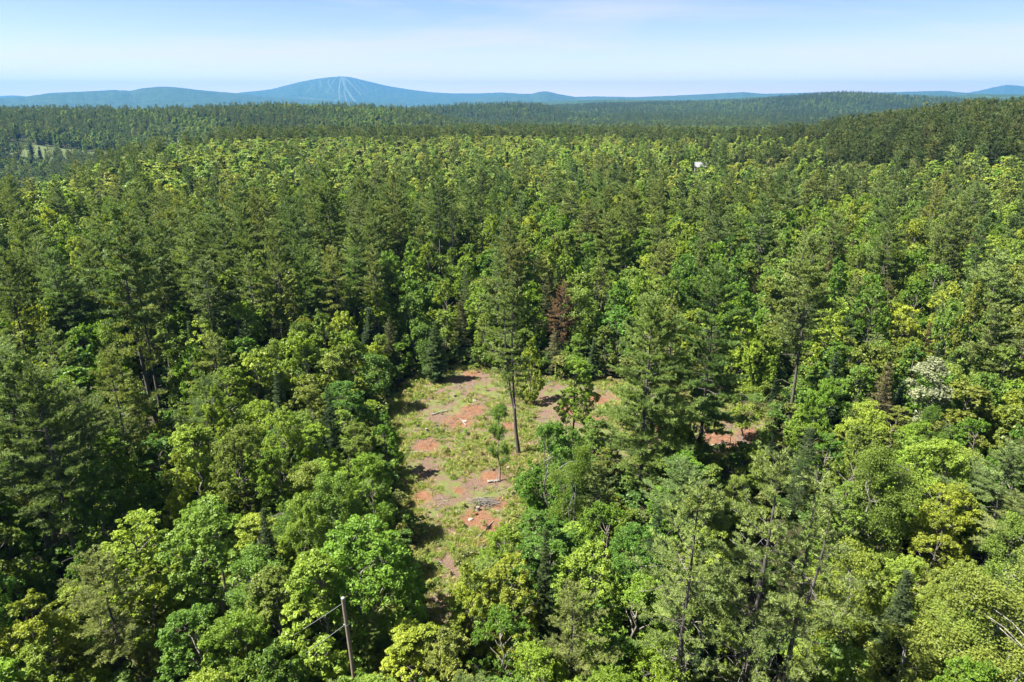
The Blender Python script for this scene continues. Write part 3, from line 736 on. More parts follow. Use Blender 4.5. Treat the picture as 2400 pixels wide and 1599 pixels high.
# spruces, hemlocks
for k, u, v, h, R, t, lab in ((SPR, 645, 868, 12, 1.6, 0, 'narrow dark spruce spire rising among maples beside the clearing'), (SPR, 716, 800, 10, 1.4, 2, 'thin dark spruce tip behind the narrow spruce spire'), (SPR, 738, 884, 9, 1.3, 0, None), (SPR, 1018, 752, 10.5, 2.5, 1, 'bushy young fir standing at the far end of the clearing'),
                              (SPR, 1962, 828, 12, 1.9, 2, 'blackish spruce standing behind bright round maple'), (HE, 2085, 850, 13, 2.7, 1, 'brownish hemlock between bright maples and silvery birch'), (SPR, 2128, 1338, 13, 1.9, 0, 'dark spruce spire beside the yellow maple'), (SPR, 2102, 628, 12, 1.6, 2, None),
                              (SPR, 1703, 635, 11, 1.3, 2, None), (SPR, 2385, 1195, 11, 1.8, 2, None), (HE, 2010, 930, 9, 2.0, 0, None), (SPR, 1815, 1010, 8, 1.6, 2, None), (SPR, 1395, 1130, 6, 1.2, 2, None), (SPR, 1940, 905, 9, 1.6, 2, None), (HE, 1300, 770, 8, 2.2, 1, None),
                              (HE, 2310, 560, 14, 3, 1, None), (HE, 2230, 620, 13, 3, 1, None), (HE, 2130, 680, 12, 2.8, 0, None), (HE, 2000, 560, 13, 2.6, 1, None), (HE, 2060, 530, 14, 2.6, 1, None), (HE, 1780, 600, 13, 2.6, 2, None), (HE, 1880, 690, 12, 2.6, 0, None), (SPR, 2240, 815, 9, 1.6, 1, None)):
    kw = dict(label=lab) if lab else {}
    top(k, u, v, h, R, t, **kw)
# maples and birches
for k, u, v, h, R, t, va, lab in (
    (MA, 1290, 1000, 13.5, 3.3, 3, 0, 'dense dark green maple standing over the clearing edge, between two paler maples'), (MA, 1352, 845, 12.5, 2.9, 1, 1, 'bright green maple behind the dense clearing edge maple'), (MA, 1245, 800, 10, 1.9, 4, 4, 'small yellowish maple right behind the forked clearing pine'),
    (MA, 1255, 1120, 6, 2.0, 1, 4, None), (MA, 830, 1235, 14, 4.6, 0, 5, 'big dark green maple behind the bare utility pole'), (MA, 862, 1075, 10, 2.7, 1, 2, 'bright rounded maple along the grassy edge of the clearing'), (BI, 770, 1125, 12, 2.6, 1, 0, 'feathery mid green birch beside bright rounded maple'),
    (MA, 480, 1195, 13.5, 4.2, 5, 0, 'large blue green maple in the front woods, lit leaf tips'), (MA, 285, 1205, 13, 3.6, 4, 3, 'yellow green maple beside the big shaggy pine pair'), (MA, 340, 1345, 9, 2.8, 4, 4, None), (MA, 560, 1010, 13, 3.6, 6, 2, None), (MA, 440, 1000, 13, 3.6, 2, 1, None),
    (MA, 1130, 552, 14, 2.9, 4, 3, 'yellow green layered maple glowing before dark pines'), (MA, 1285, 530, 13, 3.4, 5, 1, 'rounded blue green maple among the middle pines'), (MA, 1378, 572, 14, 3.0, 3, 0, 'tall rounded deep green maple among middle pines'), (MA, 1455, 590, 12, 3.2, 5, 2, None), (MA, 1040, 660, 13, 3.2, 1, 0, None),
    (MA, 880, 675, 14, 3.0, 4, 3, 'tall narrow yellow green maple in the woods behind the clearing'), (MA, 960, 700, 12, 2.8, 5, 1, None), (MA, 700, 790, 12, 3.6, 1, 2, None), (MA, 560, 720, 12.5, 4.0, 2, 2, 'wide pale green maple right of the two bare trunked pines'), (MA, 590, 830, 12, 3.6, 2, 5, None),
    (MA, 2225, 1045, 12, 3.7, 2, 2, 'round very bright green maple crown beside an olive birch'), (MA, 2205, 1228, 9, 2.5, 4, 4, 'glowing yellow maple above the dark spruce spire'), (MA, 2132, 755, 11, 3.0, 4, 2, 'rounded maple with orange yellow leaf tips behind hemlock'), (MA, 1905, 972, 9, 2.8, 1, 4, 'bright round young maple below the straight bare trunked pine'),
    (MA, 2030, 955, 11, 3.4, 2, 2, None), (BI, 2195, 850, 13, 2.6, 3, 2, 'pale silvery leaved birch with thin white stem'), (BI, 2088, 1045, 14, 3.4, 0, 1, 'olive green fine leaved birch clump with white stems'), (MA, 1740, 745, 12, 3.1, 1, 0, None), (BI, 1760, 905, 8, 2.2, 0, 0, 'fine leaved olive birch beside the massive pines'),
    (BI, 2370, 1390, 13, 4.0, 2, 1, 'yellow olive loose birch clump on the lower slope'), (BI, 2300, 1440, 10, 3.4, 2, 1, None), (MA, 2010, 1540, 8, 2.6, 1, 4, None), (MA, 1420, 1190, 11, 3.0, 0, 0, None), (MA, 1380, 1260, 12, 3.0, 4, 3, None), (MA, 1500, 1240, 11, 3.2, 3, 5, None), (MA, 1190, 1290, 11, 2.6, 4, 3, 'yellow green maple at the near mouth of the clearing'),
    (MA, 1100, 1340, 9.5, 2.2, 4, 4, None), (MA, 1180, 1440, 9, 2.6, 0, 0, None), (MA, 1560, 1500, 8, 2.8, 1, 2, None), (MA, 1440, 1500, 8, 2.8, 3, 0, None), (MA, 740, 1300, 13, 3.4, 2, 1, None), (MA, 640, 1060, 11, 2.8, 0, 0, None), (MA, 740, 1000, 11, 2.8, 1, 1, None), (MA, 700, 1180, 11, 2.6, 2, 2, None), (MA, 900, 980, 8, 2.0, 0, 4, None), (BI, 880, 830, 9, 2.4, 1, 0, None),
    (BI, 2160, 1480, 9, 3, 2, 0, None), (MA, 2260, 1330, 10, 2.8, 6, 2, None), (MA, 60, 1420, 10, 3.2, 4, 4, None), (MA, 100, 1500, 8, 3, 2, 0, None), (MA, 440, 1440, 9, 3.2, 3, 0, None), (MA, 560, 1450, 9, 3.0, 0, 2, None), (MA, 640, 1340, 11, 3.0, 6, 1, None), (BI, 600, 1300, 11, 2.6, 1, 0, None)):
    kw = dict(label=lab) if lab else {}
    top(k, u, v, h, R, t, va, **kw)
put(BI, *hit(1170, 1127), 10.2, 1.5, 1, 2, label='thin young birch with a bare pale stem standing on the clearing', thinned=True)

SNAGS = [(1066, 700, 440, 1.0, 0, 'grey bare snag with spidery limbs towering over bright saplings'), (1778, 790, 640, .55, 1, 'thin pale bare stem rising above round maples'), (1702, 1105, 975, .45, 2, 'short pale broken snag standing on the far clearing'),
         (655, 880, 735, .4, 1, 'slim grey dead stem among maples, taller of two'), (672, 885, 760, .38, 2, 'slim grey dead stem among maples, shorter of two'), (2322, 352, 306, .6, 1, 'white dead trunk in front of the dark pine grove'), (2345, 1120, 1010, .5, 0, 'tangled grey bare tree behind the broad birch clump'), (585, 1270, 1120, .45, 0, 'grey dead sapling in the front leafy woods')]
# -- filling: the rest of the near and middle woods
def zone_kind(u, D, x, y):
    r = rnd.random()
    cl = float(fbm(x / 45 + 4, y / 45 + 9, 2)) - .5
    if D < 75: p = (.02, .10, .04, .02)
    elif D < 112: p = (.03, .12, .05, .04)
    elif D < 235: p = (((.06 if u < 1500 else .0) + cl * (.4 if u < 1500 else .15)) if D < 195 else .02, .06, .05, .05 if u < 1700 else .16)
    elif D < 330: p = (.03 + cl * .2, .03, .03, .06 if u < 1500 else .12)
    elif D < 500: p = (.05 + cl * .3, .03, .04, .05 if u < 1400 else .15 + cl * .4)
    else: p = (.5, .02, .12, .1)
    c = 0
    for kk, pp in zip((PI_, BI, SPR, HE), p):
        c += max(0, pp)
        if r < c: return kk
    return MA
def rand_size(kind, D):
    if kind == MA: return (rnd.uniform(8.5, 13.5) if D < 120 else rnd.uniform(11, 17)), rnd.uniform(2.5, 3.9)
    if kind == BI: return rnd.uniform(9, 14), rnd.uniform(2, 3.2)
    if kind == PI_: return (rnd.uniform(13, 21) if D < 110 else rnd.uniform(18, 25)), rnd.uniform(3.0, 4.4)
    if kind == SPR: return rnd.uniform(7, 15), rnd.uniform(1.3, 2.1)
    return rnd.uniform(9, 16), rnd.uniform(2.3, 3.2)
def meadow_in(x, y): return any(((x - mx_) / a_) ** 2 + ((y - my_) / b_) ** 2 < 1 for (mx_, my_), a_, b_ in MEADOWS)
def shades_clearing(x, y, h):
    q = np.array([.35, .55, .75, .95]) * h / math.tan(SUN_ELEV)
    return bool((inpoly(x - math.sin(SUN_AZ) * q, y - math.cos(SUN_AZ) * q, CLEAR) & (dist_poly(x - math.sin(SUN_AZ) * q, y - math.cos(SUN_AZ) * q, CLEAR) > 1.0)).any())
HERO = []
for t in TREES:
    if t.get('label') or t['kind'] in (MA, BI):
        for fz, fx in ((.93, 0), (.75, -.5), (.75, .5), (.55, 0)):
            u_, v_, d_ = project(t['x'] + fx * t['R'], t['y'], t['g'] + fz * t['h']); HERO.append((float(u_), float(v_), math.hypot(t['x'], t['y'])))
for u_, v_, vt_, sr_, va_, lab_ in SNAGS:
    x_, y_ = hit(u_, v_)
    for k_ in (.15, .5, .75): HERO.append((u_, vt_ + k_ * (v_ - vt_), math.hypot(x_, y_)))
for u0_, v0_, u1_, v1_, D_ in ((366, 985, 325, 760, 88), (1850, 975, 1858, 830, 91), (937, 650, 922, 480, 150), (1033, 650, 1018, 430, 150), (2175, 745, 2190, 600, 130), (2192, 755, 2212, 610, 130), (1318, 850, 1318, 690, 112)):
    for k_ in (0, .25, .5, .75, 1): HERO.append((u0_ + k_ * (u1_ - u0_), v0_ + k_ * (v1_ - v0_), D_))
HERO = np.array(HERO)
def hides_hero(x, y, g, h, R, kind):
    D = math.hypot(x, y)
    u, v, d = project(np.array([x, x]), np.array([y, y]), np.array([g + h, g + h * (.35 if kind == PI_ else .12)]))
    cv, hh, ww = (v[0] + v[1]) / 2, (v[1] - v[0]) / 2, R * .9 * FPX / d[0]
    n = ((HERO[:, 2] > D + 1.5) & (((HERO[:, 0] - u[0]) / ww) ** 2 + ((HERO[:, 1] - cv) / (hh + 1)) ** 2 < 1)).sum()
    return n > (0 if kind == PI_ else 1)
def wedge(n, d0, d1, a0, a1):
    D = np.sqrt(rs0.uniform(d0 ** 2, d1 ** 2, n)); a = np.radians(rs0.uniform(a0, a1, n)); x, y = D * np.sin(a), D * np.cos(a)
    return [z.tolist() for z in (x, y, D, 1200 + 1650 * np.tan(a), ground(x, y), clear_mask(x, y))]
for x, y, D, u, g, cmv in zip(*wedge(17000, 22, 250, -47, 45)):
    kind = zone_kind(u, D, x, y)
    h, R = rand_size(kind, D)
    if cmv > -R * .55: continue
    if cmv > -5: h *= .72; R *= .8
    if D < 40: h = min(h, 44 - D * .95 - 2 if D < 36 else 9) ; R = min(R, 2.8)
    if h < 3.5: continue
    hs = H_TALL if kind == PI_ else H_LOW
    if hs.near(x, y, R * SPACE[kind]): continue
    if kind != PI_ and H_TALL.near(x, y, .4): continue
    if cmv > -22 and shades_clearing(x, y, h):
        h *= .6; R *= .85
        if kind == PI_ or h < 3.5 or shades_clearing(x, y, h): continue
    if hides_hero(x, y, g, h, R, kind):
        if kind == PI_: continue
        h *= .62; R *= .75
        if h < 3.5 or hides_hero(x, y, g, h, R, kind): continue
    if covers_keep(x, y, g, h, R):
        h *= .55; R *= .6
        if kind == PI_: continue
        if h < 3 or covers_keep(x, y, g, h, R): continue
    pal = None
    if kind == MA and D > 170: pal = rnd.choice([2, 4, 2, 1, 6, 5, 4, 0])
    put(kind, x, y, h, R, pal)

# ------------------------------------------------------------------ objects: every near tree its own thing, the rest of the woods as masses
def zone_words(t):
    D = math.hypot(t['x'], t['y']); x = t['x']
    if float(clear_mask(np.array(t['x']), np.array(t['y']))) > -6.5: return 'edging the red soil clearing'
    if D < 58: return 'in the front woods around the utility pole' if x < 6 else 'in the front woods under the dead limbed pines'
    if D < 112: return 'in woods on the grassy side of the clearing' if x < 0 else 'in woods beyond the massive pines'
    if D < 165: return 'in the pine belt behind the clearing' if x < 35 else 'in mixed woods behind the bare trunked pines'
    return 'in the wide canopy past the pine belt'
MARKS = []
def landmark_words(t):
    best, bd = None, 8.5
    for (mx_, my_), nm in MARKS:
        d = math.hypot(t['x'] - mx_, t['y'] - my_)
        if .5 < d < bd: best, bd = (nm, mx_, my_), d
    if not best: return None
    nm, mx_, my_ = best
    dr = math.hypot(t['x'], t['y']) - math.hypot(mx_, my_)
    return ('behind ' if dr > bd * .7 else 'in front of ' if dr < -bd * .7 else 'beside ') + nm
def size_words(t):
    H0, R0 = {'maple': (12.3, 3.2), 'birch': (11.5, 2.6), 'pine': (21, 3.7), 'spruce': (11, 1.7), 'hemlock': (12.5, 2.75), 'shrub': (2.5, 1.2)}[t['kind']]
    a = 'tall' if t['h'] > H0 * 1.13 else 'short' if t['h'] < H0 * .87 else ''
    b = 'broad' if t['R'] > R0 * 1.13 else 'narrow' if t['R'] < R0 * .87 else ''
    c = {0: 'full crowned', 1: 'high crowned', 2: 'low crowned', 3: 'forked', 4: 'thin crowned'}.get(t['var'], '') if t['kind'] == 'pine' else ''
    return ' '.join(x for x in (a, b, c) if x)
def colored(c, j=0.10):
    f = 1 + rnd.uniform(-j, j) * 1.6
    return [c[0] * f * (1 + rnd.uniform(-j, j)), c[1] * f, c[2] * f * (1 + rnd.uniform(-j, j))]
def make_tree(t):
    D = math.hypot(t['x'], t['y'])
    tme, cme, H, R = KINDS[t['kind']]['near' if D < 88 else 'mid'][t['var']]
    nm, cat = NAMES[t['kind']]
    root = bpy.data.objects.new(nm, None); COL.objects.link(root)
    root.empty_display_size = .3
    root.location = (t['x'], t['y'], t['g']); root.rotation_euler = (0, 0, t['rot'])
    sr = t['R'] / R; root.scale = (sr, sr, t['h'] / H)
    tr = bpy.data.objects.new('trunk', tme); cr = bpy.data.objects.new('crown', cme)
    for o in (tr, cr): COL.objects.link(o); o.parent = root
    cr['tint'] = list(t.get('tintc') or colored(TINTS[t['kind']][t['ti']]))
    root['category'] = cat
    if t.get('label'): root['label'] = t['label']
    else:
        where = landmark_words(t) or zone_words(t)
        root['label'] = (size_words(t) + ' ' + WORDS[t['kind']][t['ti']] + ' ' + cat + ' ' + where).strip()
        if len(root['label'].split()) > 16: root['label'] = root['label'].replace('in woods on the', 'on the').replace(' crowned', '')
        root['group'] = root['label'].replace(cat, 'birches' if cat == 'birch' else cat + ('es' if cat == 'spruce!' else 's'), 1)
    if t.get('dead'):
        rr = np.random.RandomState(int(t['x'] * 10) + 500)
        for i in range(t['dead']):
            o = bpy.data.objects.new('dead_branch', DEADB[rr.randint(len(DEADB))]); COL.objects.link(o); o.parent = root
            z = H * rr.uniform(.12, .74); a = rr.uniform(0, 6.283)
            o.location = (0, 0, z); o.rotation_euler = (0, rr.uniform(-.3, .35), a); s = rr.uniform(.4, 1.05) / sr
            o.scale = (s, s, s)
    return root
DEADB = []
for i in range(4):
    A = Acc(); rr = np.random.RandomState(900 + i)
    L = 2.6 + .4 * i
    C = curve((0, 0, 0), (L, rr.normal() * .2, 0), 7, rr.uniform(-.04, .07), rr, .013)
    tube(A, C, np.linspace(.027, .007, 7), 5, 0, cap=False)
    for j in range(5):
        p = C[rr.randint(2, 6)]; l2 = rr.uniform(.3, 1.0)
        tube(A, curve(p, p + np.array([rr.uniform(.3, .9), rr.choice([-1, 1]) * rr.uniform(.3, .8), rr.uniform(-.3, .4)]) * l2, 4, .05, rr, .05), np.linspace(.013, .005, 4), 3, 0, cap=False)
    DEADB.append(A.mesh('dead_branch', [M_DEAD]))

def in_frame(t):
    us, vs, ds = project(np.full(3, t['x']), np.full(3, t['y']), t['g'] + t['h'] * np.array([.3, .6, 1]))
    m = 40
    return bool(((us > -m) & (us < 2400 + m) & (vs > -m) & (vs < 1599 + m) & (ds > 1)).any())
for t in TREES: t['size'] = (1e3 if t.get('label') else 0) + t['h'] * t['R'] / (math.hypot(t['x'], t['y']) ** 2); t['seen'] = in_frame(t)
SHORT = {'taller of two close': 'the taller close pine of two', 'big shaggy pine': 'the big shaggy pine', 'small light olive pine': 'the small light olive pine', 'tall dark pine rising': 'the tall dark dense pine', 'forked pine': 'the forked clearing pine',
         'dying pine': 'the rusty dying pine', 'massive dense pine': 'the massive dense pine', 'pine with straight bare trunk': 'the straight bare trunked pine', 'broad light olive pine': 'the broad light olive pine', 'large straight trunked': 'the large dead limbed pine',
         'small soft light': 'the small soft pine', 'narrow dark spruce': 'the narrow dark spruce spire', 'bushy young fir': 'the bushy young fir', 'blackish spruce': 'the blackish spruce', 'dark spruce spire beside': 'the spruce spire by the yellow maple', 'dense dark green maple': 'the dense clearing edge maple',
         'big dark green maple': 'the big maple by the pole', 'large blue green': 'the large blue green maple', 'yellow green layered': 'the glowing layered maple', 'tall narrow yellow': 'the tall yellow green maple', 'wide pale green': 'the wide pale maple', 'round very bright': 'the round very bright maple',
         'pale silvery': 'the silvery birch', 'olive green fine': 'the olive birch clump', 'yellow olive loose': 'the yellow olive birch clump', 'thin young birch': 'the thin clearing birch', 'tall bare trunked pine, thicker': 'the leaning pine pair'}
for t in TREES:
    for k_, v_ in SHORT.items():
        if (t.get('label') or '').startswith(k_): MARKS.append(((t['x'], t['y']), v_))
FILL = {k: [] for k in KINDS}
for k in KINDS:
    cand = sorted([t for t in TREES if t['kind'] == k and t['seen']], key=lambda t: -t['size'])
    for i, t in enumerate(cand):
        if i < 295: make_tree(t)
        else: FILL[k].append(t)
    FILL[k] += [t for t in TREES if t['kind'] == k and not t['seen']]

# masses: points with attributes, a small node tree puts the kinds on them
def proto_collection(name, entries):
    c = bpy.data.collections.new(name)
    for i, me in enumerate(entries):
        o = bpy.data.objects.new('%s_%03d' % (name, i), me); c.objects.link(o)
    return c
def scatter(name, label, category, pts, scl, rot, idx, tint, coll):
    me = bpy.data.meshes.new(name)
    pts = np.asarray(pts, np.float32); n = len(pts)
    me.vertices.add(n); me.vertices.foreach_set('co', pts.ravel())
    a = me.attributes.new('scl', 'FLOAT_VECTOR', 'POINT'); a.data.foreach_set('vector', np.asarray(scl, np.float32).ravel())
    a = me.attributes.new('rotz', 'FLOAT', 'POINT'); a.data.foreach_set('value', np.asarray(rot, np.float32))
    a = me.attributes.new('idx', 'INT', 'POINT'); a.data.foreach_set('value', np.asarray(idx, np.int32))
    a = me.attributes.new('tint', 'FLOAT_COLOR', 'POINT'); a.data.foreach_set('color', np.concatenate([np.asarray(tint, np.float32), np.ones((n, 1), np.float32)], 1).ravel())
    o = bpy.data.objects.new(name, me); COL.objects.link(o)
    ng = bpy.data.node_groups.new(name, 'GeometryNodeTree')
    ng.interface.new_socket('Geometry', in_out='INPUT', socket_type='NodeSocketGeometry'); ng.interface.new_socket('Geometry', in_out='OUTPUT', socket_type='NodeSocketGeometry')
    N, L = ng.nodes, ng.links
    gi, go = N.new('NodeGroupInput'), N.new('NodeGroupOutput')
    ci = N.new('GeometryNodeCollectionInfo'); ci.inputs['Collection'].default_value = coll; ci.inputs['Separate Children'].default_value = True; ci.inputs['Reset Children'].default_value = True
    ip = N.new('GeometryNodeInstanceOnPoints'); ip.inputs['Pick Instance'].default_value = True
    def na(k, ty):
        x = N.new('GeometryNodeInputNamedAttribute'); x.data_type = ty; x.inputs['Name'].default_value = k
        return x.outputs['Attribute']
    cx = N.new('ShaderNodeCombineXYZ')
    L.new(na('rotz', 'FLOAT'), cx.inputs['Z'])
    L.new(gi.outputs[0], ip.inputs['Points']); L.new(ci.outputs[0], ip.inputs['Instance']); L.new(na('idx', 'INT'), ip.inputs['Instance Index'])
    L.new(cx.outputs[0], ip.inputs['Rotation']); L.new(na('scl', 'FLOAT_VECTOR'), ip.inputs['Scale'])
    L.new(ip.outputs[0], go.inputs[0])
    md_ = o.modifiers.new('scatter', 'NODES'); md_.node_group = ng
    o['kind'] = 'stuff'; o['label'] = label; o['category'] = category
    return o

ORDER = ['maple', 'birch', 'pine', 'spruce', 'hemlock']
def lod_table(tag_):
    meshes, table = [], {}
    for k in ORDER + ['shrub']:
        table[k] = []
        for e in KINDS[k][tag_]:
            table[k].append((len(meshes), e[-2], e[-1])); meshes.append(e[0])
    return meshes, table
low_m, LOW = lod_table('low'); tiny_m, TINY = lod_table('tiny')
# mid level joined meshes for the leftover near trees
mid_m, MID = [], {}
for k in ORDER + ['shrub']:
    MID[k] = []
    for tme, cme, H, R in KINDS[k]['mid'][:3]:
        A = bpy.data.meshes.new(k + '_whole_mid')
        import bmesh
        bm = bmesh.new(); bm.from_mesh(cme); nf = len(bm.faces); bm.from_mesh(tme); bm.faces.ensure_lookup_table()
        for i in range(nf, len(bm.faces)): bm.faces[i].material_index += 1
        bm.to_mesh(A); bm.free()
        for m_ in (cme.materials[0], tme.materials[0], tme.materials[1]): A.materials.append(m_)
        MID[k].append((len(mid_m), H, R)); mid_m.append(A)
C_MID, C_LOW, C_TINY = proto_collection('mid_kind', mid_m), proto_collection('low_kind', low_m), proto_collection('tiny_kind', tiny_m)

class Mass:
    def __init__(s): s.p, s.s, s.r, s.i, s.t = [], [], [], [], []
    def add(s, table, kind, x, y, g, h, R, col):
        i, H, R0 = rnd.choice(table[kind]); sr = R / R0
        s.p.append((x, y, g)); s.s.append((sr, sr, h / H)); s.r.append(rnd.uniform(0, 6.283)); s.i.append(i); s.t.append(col)
mass = Mass()
for k in FILL:
    for t in FILL[k]: mass.add(MID, k, t['x'], t['y'], t['g'], t['h'], t['R'], colored(TINTS[k][t['ti']]))
if mass.p: scatter('forest', 'remaining mixed trees packed between the single near trees', 'forest', mass.p, mass.s, mass.r, mass.i, mass.t, C_MID)

# undergrowth: shrubs on the floor of the near woods
mass = Mass()
for x, y, D, u, g, cmv in zip(*wedge(5600, 26, 170, -45, 43)):
    if cmv > -0.3: continue
    h = rnd.uniform(1.2, 3.6)
    mass.add(MID, 'shrub', x, y, g, h, h * rnd.uniform(.4, .65), colored(rnd.choice(TINTS['shrub'])))
scatter('undergrowth', 'low leafy shrubs and saplings covering the forest floor', 'undergrowth', mass.p, mass.s, mass.r, mass.i, mass.t, C_MID)

# the wide woods beyond: jittered rings, thinned where something nearer hides them
def far_points(r0, r1, cell, a0=-44, a1=43):
    out = []
    r = r0
    while r < r1:
        n = int(r * math.radians(a1 - a0) / cell)
        a = np.radians(a0 + (np.arange(n) + rs0.rand(n)) * (a1 - a0) / n)
        rr = r + (rs0.rand(n) - .5) * cell * 1.3
        out.append(np.stack([rr * np.sin(a), rr * np.cos(a)], 1)); r += cell
    return np.concatenate(out)
AZB = np.radians(np.linspace(-50, 50, 501)); RB = np.geomspace(60, 6000, 420)
_A, _R = np.meshgrid(AZB, RB, indexing='ij')
_E = (ground(_R * np.sin(_A), _R * np.cos(_A)) + 9 - CAM_Z) / _R
_M = np.maximum.accumulate(_E, 1)
def visible(x, y, g, topz, margin=0.0):
    r = np.hypot(x, y); a = np.arctan2(x, y)
    i = np.clip(np.searchsorted(AZB, a), 0, 500); j = np.clip(np.searchsorted(RB, r * .985) - 2, 0, 419)
    return (g + topz - CAM_Z) / r > _M[i, j] - margin
def far_kind(u, r, x, y, n1, n2, ad):
    """mix of kinds in the far woods"""
    q = rnd.random()
    if r < 520 and not (ad > 24 and r > 340) and not (ad < -26 and r > 430):
        pc = .07 + max(0, n1) * .5 + (.10 if ad > 8 else 0) + (.35 if ad > 10 and r > 430 else 0)
        if ad > 15 and r > 330: pc += .2 + n1
        if ad > 4 and n1 > .09: pc += .4
        if q < pc: return rnd.choice(['hemlock', 'pine', 'spruce', 'hemlock'] if ad > 5 else ['pine', 'pine', 'spruce'])
        return 'birch' if rnd.random() < .06 else 'maple'
    if ad > 24 and r < 900: return 'pine' if q < .88 else 'maple'
    if r < 1000 and ad > -24: return 'pine' if q < .80 + n1 else ('spruce' if q < .92 + n1 * .5 else 'maple')
    pc = .54 + n1 * 1.8 + n2 * .8
    if q < pc: return 'pine' if rnd.random() < .75 else 'spruce'
    return 'maple'
def far_mass(name, label, r0, r1, cell, table, coll, hs=1.0, filt=None, tone=1.0, margin=.002):
    P = far_points(r0, r1, cell)
    g = ground(P[:, 0], P[:, 1]); ad = np.degrees(np.arctan2(P[:, 0], P[:, 1])); r = np.hypot(P[:, 0], P[:, 1])
    ok = visible(P[:, 0], P[:, 1], g, 24, margin)
    if filt is not None: ok &= filt(P[:, 0], P[:, 1], r, ad)
    P, g, ad, r = P[ok], g[ok], ad[ok], r[ok]
    n1 = fbm(P[:, 0] / 120 + 31, P[:, 1] / 120 + 7, 3) - .5; n2 = fbm(P[:, 0] / 420 + 3, P[:, 1] / 420 + 70, 2) - .5
    m = Mass()
    for (x, y), gg, aa, rr_, p1, p2 in zip(P.tolist(), g.tolist(), ad.tolist(), r.tolist(), n1.tolist(), n2.tolist()):
        if meadow_in(x, y): continue
        k = far_kind(0, rr_, x, y, p1, p2, aa)
        if k == 'maple': h, R = rnd.uniform(11, 17), rnd.uniform(3.0, 4.6)
        elif k == 'birch': h, R = rnd.uniform(11, 15), rnd.uniform(2.4, 3.4)
        elif k == 'pine': h, R = rnd.uniform(16, 24), rnd.uniform(2.8, 4.2)
        elif k == 'spruce': h, R = rnd.uniform(10, 19), rnd.uniform(1.6, 2.6)
        else: h, R = rnd.uniform(9, 17), rnd.uniform(2.2, 3.3)
        hw = math.hypot(x - HOUSE_XY[0], y - HOUSE_XY[1])
        if hw < 9: continue
        if hw < 90 and y < HOUSE_XY[1] and abs(x - HOUSE_XY[0] * y / HOUSE_XY[1]) < 6:
            if hw < 16 or k != 'maple': continue
            h = min(h, 5.0 if hw < 40 else 9); R *= .75
        if k == 'pine' and aa > 24 and rr_ < 900: h *= 1.08
        c = colored(rnd.choice(TINTS[k] if k != 'maple' else [TINTS[k][i] for i in (2, 4, 2, 1, 6, 0, 5, 4)]), .13)
        if k == 'maple' and rr_ < 560: c = [c[0] * 1.12, c[1] * 1.04, c[2] * 1.5]          # paler spring leaf on the plateau
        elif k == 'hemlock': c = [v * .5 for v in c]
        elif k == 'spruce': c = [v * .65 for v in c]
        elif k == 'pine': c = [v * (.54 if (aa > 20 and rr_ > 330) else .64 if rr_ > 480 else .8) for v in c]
        elif rr_ > 1000 or aa < -22: c = [v * .8 for v in c]
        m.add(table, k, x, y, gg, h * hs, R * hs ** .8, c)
    print(name, len(m.p))
    return scatter(name, label, 'forest', m.p, m.s, m.r, m.i, m.t, coll)
far_mass('forest', 'wide bright leafy canopy stretching away past the pine belt', 248, 540, 4.9, LOW, C_LOW)
far_mass('forest', 'dark conifer belt and valley woods below the wooded hill', 540, 1050, 6.0, TINY, C_TINY)
far_mass('forest', 'mixed woods covering the long near hill', 1050, 2050, 7.6, TINY, C_TINY, 1.0)
far_mass('forest', 'hazy woods covering the long ridges behind the near hill', 2050, 4300, 14.5, TINY, C_TINY, 1.35, margin=0.0)

# ------------------------------------------------------------------ snags
def pixel_height(y, g, vt):
    b = (799.5 - vt) / FPX
    return CAM_Z + y / (CP + b * SP) * (-SP + b * CP) - g
SNAGV = []
for i in range(3):
    tr, br = bare_tree(300 + i, 18., 24 if i == 0 else 12, 3.4 if i == 0 else 1.8)
    SNAGV.append((tr.mesh('snag_trunk', [M_DEAD]), [b.mesh('snag_branch', [M_DEAD]) for b in br]))
for u, v, vt, sr, va, lab in SNAGS:
    x, y = hit(u, v); g = ground1(x, y); h = pixel_height(y, g, vt)
    root = bpy.data.objects.new('dead_tree', None); COL.objects.link(root); root.location = (x, y, g); root.scale = (sr, sr, h / 18.)
    root['label'] = lab; root['category'] = 'dead tree'
    o = bpy.data.objects.new('trunk', SNAGV[va][0]); COL.objects.link(o); o.parent = root
    for b in SNAGV[va][1]:
        o = bpy.data.objects.new('branch', b); COL.objects.link(o); o.parent = root

# ------------------------------------------------------------------ the clearing: grass, slash, logs, stumps, stones
def tuft_mesh(seed, n, h):
    rs = np.random.RandomState(seed); A = Acc()
    a = rs.uniform(0, 6.28, n); r = rs.uniform(0, .28, n)
    b = np.stack([r * np.cos(a), r * np.sin(a), np.full(n, -.02)], 1)
    l = h * .8 * rs.uniform(.5, 1.2, n); o = rs.normal(size=(n, 2)) * .75
    tip = b + np.stack([o[:, 0] * l, o[:, 1] * l, l], 1)
    mid = b + (tip - b) * .55 + np.array([0, 0, .06])
    w = norm(np.cross(tip - b, rs.normal(size=(n, 3)))) * .022
    V = np.stack([b - w, b + w, mid + w * .8, mid - w * .8, tip], 1).reshape(-1, 3)
    i = np.arange(n)[:, None] * 5
    A.add(V, np.concatenate([i + [[0, 1, 2]], i + [[0, 2, 3]], i + [[3, 2, 4]]], 1).reshape(-1, 3), 0, np.repeat(rs.rand(n), 3))
    return A.mesh('grass_tuft', [M_LEAF])
C_GRASS = proto_collection('grass_kind', [tuft_mesh(700 + i, 26, .3 + .1 * i) for i in range(3)] + [KINDS['shrub']['mid'][0][1]])
gx0, gx1 = min(p[0] for p in CLEAR + CLEAR2), max(p[0] for p in CLEAR + CLEAR2); gy0, gy1 = min(p[1] for p in CLEAR + CLEAR2), max(p[1] for p in CLEAR + CLEAR2)
